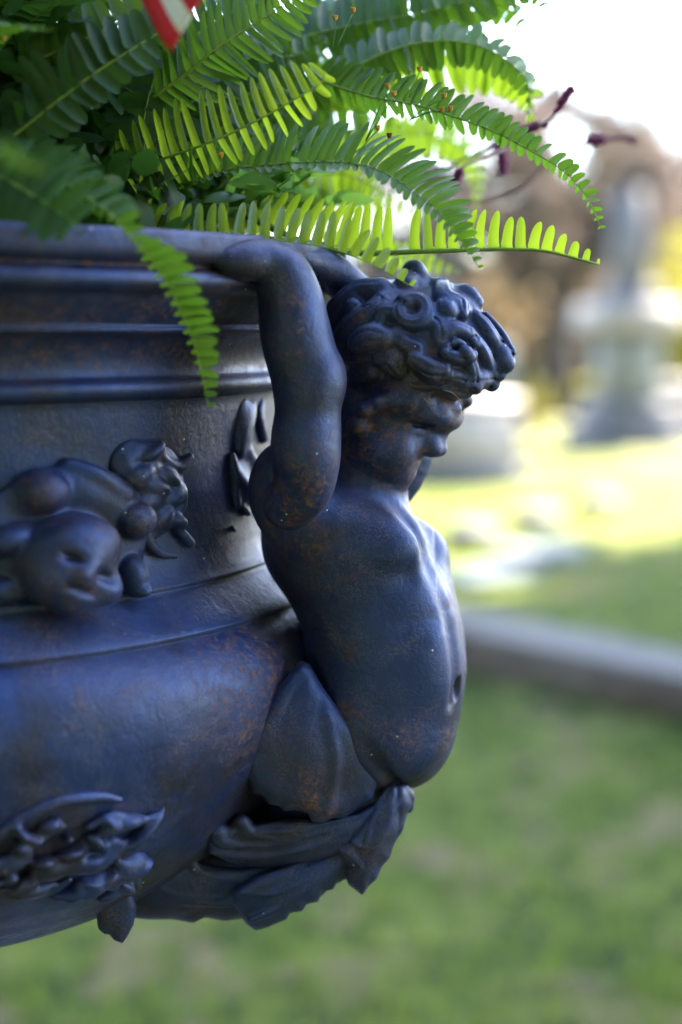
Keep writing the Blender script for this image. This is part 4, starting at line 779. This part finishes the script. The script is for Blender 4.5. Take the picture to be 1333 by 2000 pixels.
# ------------------------------------------------------------------ trees
BARK = simple('bark', (.04, .032, .03), (.09, .07, .062), 12, .95, .8, .02)
def crown_mat(nm, a, b_, tl): return leaf_mat(nm, a, b_, tl, 1.6, .35, .7)
BROWN = crown_mat('foliage_russet', (.072, .06, .056), (.105, .09, .085), (.13, .10, .085)); PUR = crown_mat('foliage_plum', (.075, .06, .062), (.11, .09, .09), (.14, .10, .09)); OLIVE = crown_mat('foliage_olive', (.10, .11, .03), (.18, .17, .04), (.45, .42, .06)); ORNG = crown_mat('foliage_orange', (.12, .09, .05), (.16, .12, .06), (.26, .18, .08)); GRNT = crown_mat('foliage_green', (.04, .08, .02), (.07, .12, .03), (.2, .35, .05))
def tree(x, Y, h, cr_, mat, lb, n=2600, leafs=.11, trunk=.16, low=.35, cat='tree', name='tree', sq=1.0, group='trees at the far side of the cemetery', gap=None, clus=26, seed=1, z0=None, spread=.33):
    r = np.random.default_rng(seed); z = gz(x, Y) if z0 is None else z0; e = empty(name, (x, Y, z), lb, cat, group)
    top = np.array((x, Y, z + h * .8)); m_ = MB(); b0 = np.array((x, Y, z - .1))
    m_.tube(cr([b0, b0 + [.05 * h * r.normal() * .3, 0, h * .3], top + r.normal(size=3) * .1 * cr_], 12), np.linspace(trunk, trunk * .25, 12), 10)
    cen = []
    for k in range(clus):
        v = unit(r.normal(size=3)); q = r.uniform(.35, 1) ** .6; c = np.array((x + v[0] * cr_ * q, Y + v[1] * cr_ * q, z + h * (low + (1 - low) * .5) + v[2] * h * (1 - low) * .5 * q)); cen.append(c)
        if k % 2 == 0: s0 = b0 + (top - b0) * r.uniform(.35, .8); m_.tube(cr([s0, (s0 + c) / 2 + r.normal(size=3) * .05 * cr_, c], 8), np.linspace(trunk * .35, trunk * .08, 8), 6)
    m_.build('trunk', BARK, e)
    cen = np.array(cen); ci = r.integers(0, clus, n); sg = cr_ * spread; d = unit(r.normal(size=(n, 3))) * (r.random(n) ** .5)[:, None] * sg * r.uniform(.6, 1.1, (clus))[ci][:, None]; d[:, 2] *= .75 * sq
    Pq = cen[ci] + d
    if gap is not None: Pq = Pq[gap(Pq)]; 
    n = len(Pq); a = unit(r.normal(size=(n, 3))); b_ = unit(np.cross(a, r.normal(size=(n, 3)))); s_ = leafs * r.uniform(.5, 1.2, n)[:, None]
    V = np.stack([Pq - a * s_, Pq + b_ * s_ * .45, Pq + a * s_, Pq - b_ * s_ * .45], 1).reshape(-1, 3); Fq = np.arange(4 * n).reshape(n, 4)
    mesh_np('crown', V, Fq, mat, e, False, {'tip': np.zeros(len(V))})
    return e
def tx(px, Y): return P(px, 800, Y)[0]
tree(tx(1090, 20), 20, 4.2, 1.3, BROWN, 'russet tree with a dark trunk between the pale tomb and the obelisk', 5200, .10, .27, .42, seed=2)
tree(tx(960, 30), 30, 6.6, 2.6, PUR, 'bare plum brown tree beyond the cemetery, left of the russet tree', 9000, .13, .2, .1, seed=3)
tree(tx(1060, 34), 34, 7.6, 2.0, PUR, 'tallest plum coloured tree beyond the cemetery, behind the fern tips', 9000, .14, .2, .1, seed=4)
tree(tx(1180, 32), 32, 6.0, 2.6, BROWN, 'wide brown tree beyond the cemetery, behind the obelisk', 9000, .13, .2, .05, seed=5)
tree(tx(1330, 28), 28, 3.4, 1.5, OLIVE, 'yellow olive bush tree at the right edge behind the obelisk', 3200, .09, .2, .05, seed=6)
tree(tx(1010, 24), 24, 2.7, .8, ORNG, 'small orange autumn tree just left of the dark trunk', 1600, .08, .1, .2, seed=7)
tree(tx(1160, 25), 25, 2.9, .7, ORNG, 'small orange autumn tree just right of the dark trunk', 1300, .08, .1, .3, seed=8)
tree(tx(1140, 31), 31, 5.6, 2.3, PUR, 'grey brown tree beyond the cemetery between the fern tip and the obelisk', 9000, .13, .2, .05, seed=14)
tree(tx(1270, 35), 35, 5.8, 2.6, PUR, 'broad plum brown tree beyond the cemetery, right behind the obelisk', 9000, .13, .2, .05, seed=15)
tree(tx(820, 33), 33, 5.2, 2.2, PUR, 'brown tree beyond the cemetery, hidden behind the head of the cherub', 9000, .13, .2, .1, seed=9)
tree(tx(1440, 36), 36, 6.6, 2.6, PUR, 'brown tree beyond the cemetery at the far right edge', 8000, .14, .2, .1, seed=10)
tree(tx(620, 36), 36, 6.2, 3, PUR, 'brown tree beyond the cemetery, behind the urn', 9000, .14, .2, .1, seed=11)
for k, (px, Y, h_, c_, mt, lb) in enumerate(((1025, 17.5, .55, .26, OLIVE, 'low green shrub left of the dark trunk'), (1150, 18.5, .6, .24, OLIVE, 'low green shrub between the dark trunk and the obelisk'), (1330, 22, 2.0, 1.0, OLIVE, 'yellow green shrub right of the obelisk'), (1000, 27, 1.8, 2.2, BROWN, 'long brown hedge shrub far behind the pale tomb'), (1200, 29, 2.0, 2.4, BROWN, 'long brown hedge shrub far behind the obelisk'), (850, 28, 1.8, 2.2, BROWN, 'long brown hedge shrub behind the cherub'))):
    tree(tx(px, Y), Y, h_, c_, mt, lb, 3200, .09, .05, .05, 'shrub', 'shrub', group='shrubs around the graves', seed=30 + k)
# big trees on the sun side, above the frame: they put the urn and the near lawn in shade
TL = leaf_mat('foliage_shade_tree', (.04, .075, .02), (.07, .11, .03), (.18, .3, .05), 1.2, .2, .6)
sd_ = np.array(SUN_DIR)
def gapf(Pq):
    keep = np.ones(len(Pq), bool)
    for pt, rad in GAPS:
        w_ = Pq - pt; al = w_ @ sd_; keep &= np.linalg.norm(w_ - al[:, None] * sd_, axis=1) > rad
    return keep
GAPS = []
def shade_at(gx, gy, ht): t = ht / math.sin(SUN_EL); return gx + sd_[0] * t, gy + sd_[1] * t
for k, (gx, gy, ht, rr_, lb) in enumerate(((.3, 1.0, 11.5, 3.4, 'tall leafy shade tree out of the frame on the sunny side, nearest the urn'), (3.2, 4.6, 12.5, 3.0, 'tall leafy shade tree out of the frame, above the shaded right lawn'), (-2.6, 1.0, 12.0, 3.0, 'tall leafy shade tree out of the frame, shading the lawn behind the urn'))):
    x, y = shade_at(gx, gy, ht); tree(x, y, ht + rr_ * .75, rr_, TL, lb, 9500, .30, .32, .62, group='tall shade trees on the sunny side', gap=gapf, clus=60, seed=50 + k, z0=.1, spread=.42)

# dark trees behind the photographer and to the left: what the front of the urn faces
for k, (x, y, h_, c_, lb) in enumerate(((-7, -7, 11, 4.2, 'big dark evergreen behind the viewpoint, on the left'), (0, -9, 12, 4.5, 'big dark evergreen straight behind the viewpoint'), (7.5, -7.5, 11, 4.2, 'big dark evergreen behind the viewpoint, on the right'), (-11, 1, 12, 4.4, 'big dark evergreen well to the left of the urn'), (-6.8, -2.6, 12, 4.0, 'tallest dark evergreen, closest to the left of the viewpoint'), (3.2, -5.6, 12, 3.6, 'dark evergreen close behind the viewpoint, a little to the right'), (-10.5, 9, 9, 3.6, 'big dark evergreen far left behind the urn'))):
    tree(x, y, h_, c_, TL, lb, 12000, .34, .35, .04, group='dark evergreens around the viewpoint', clus=70, seed=70 + k, z0=0, spread=.42)
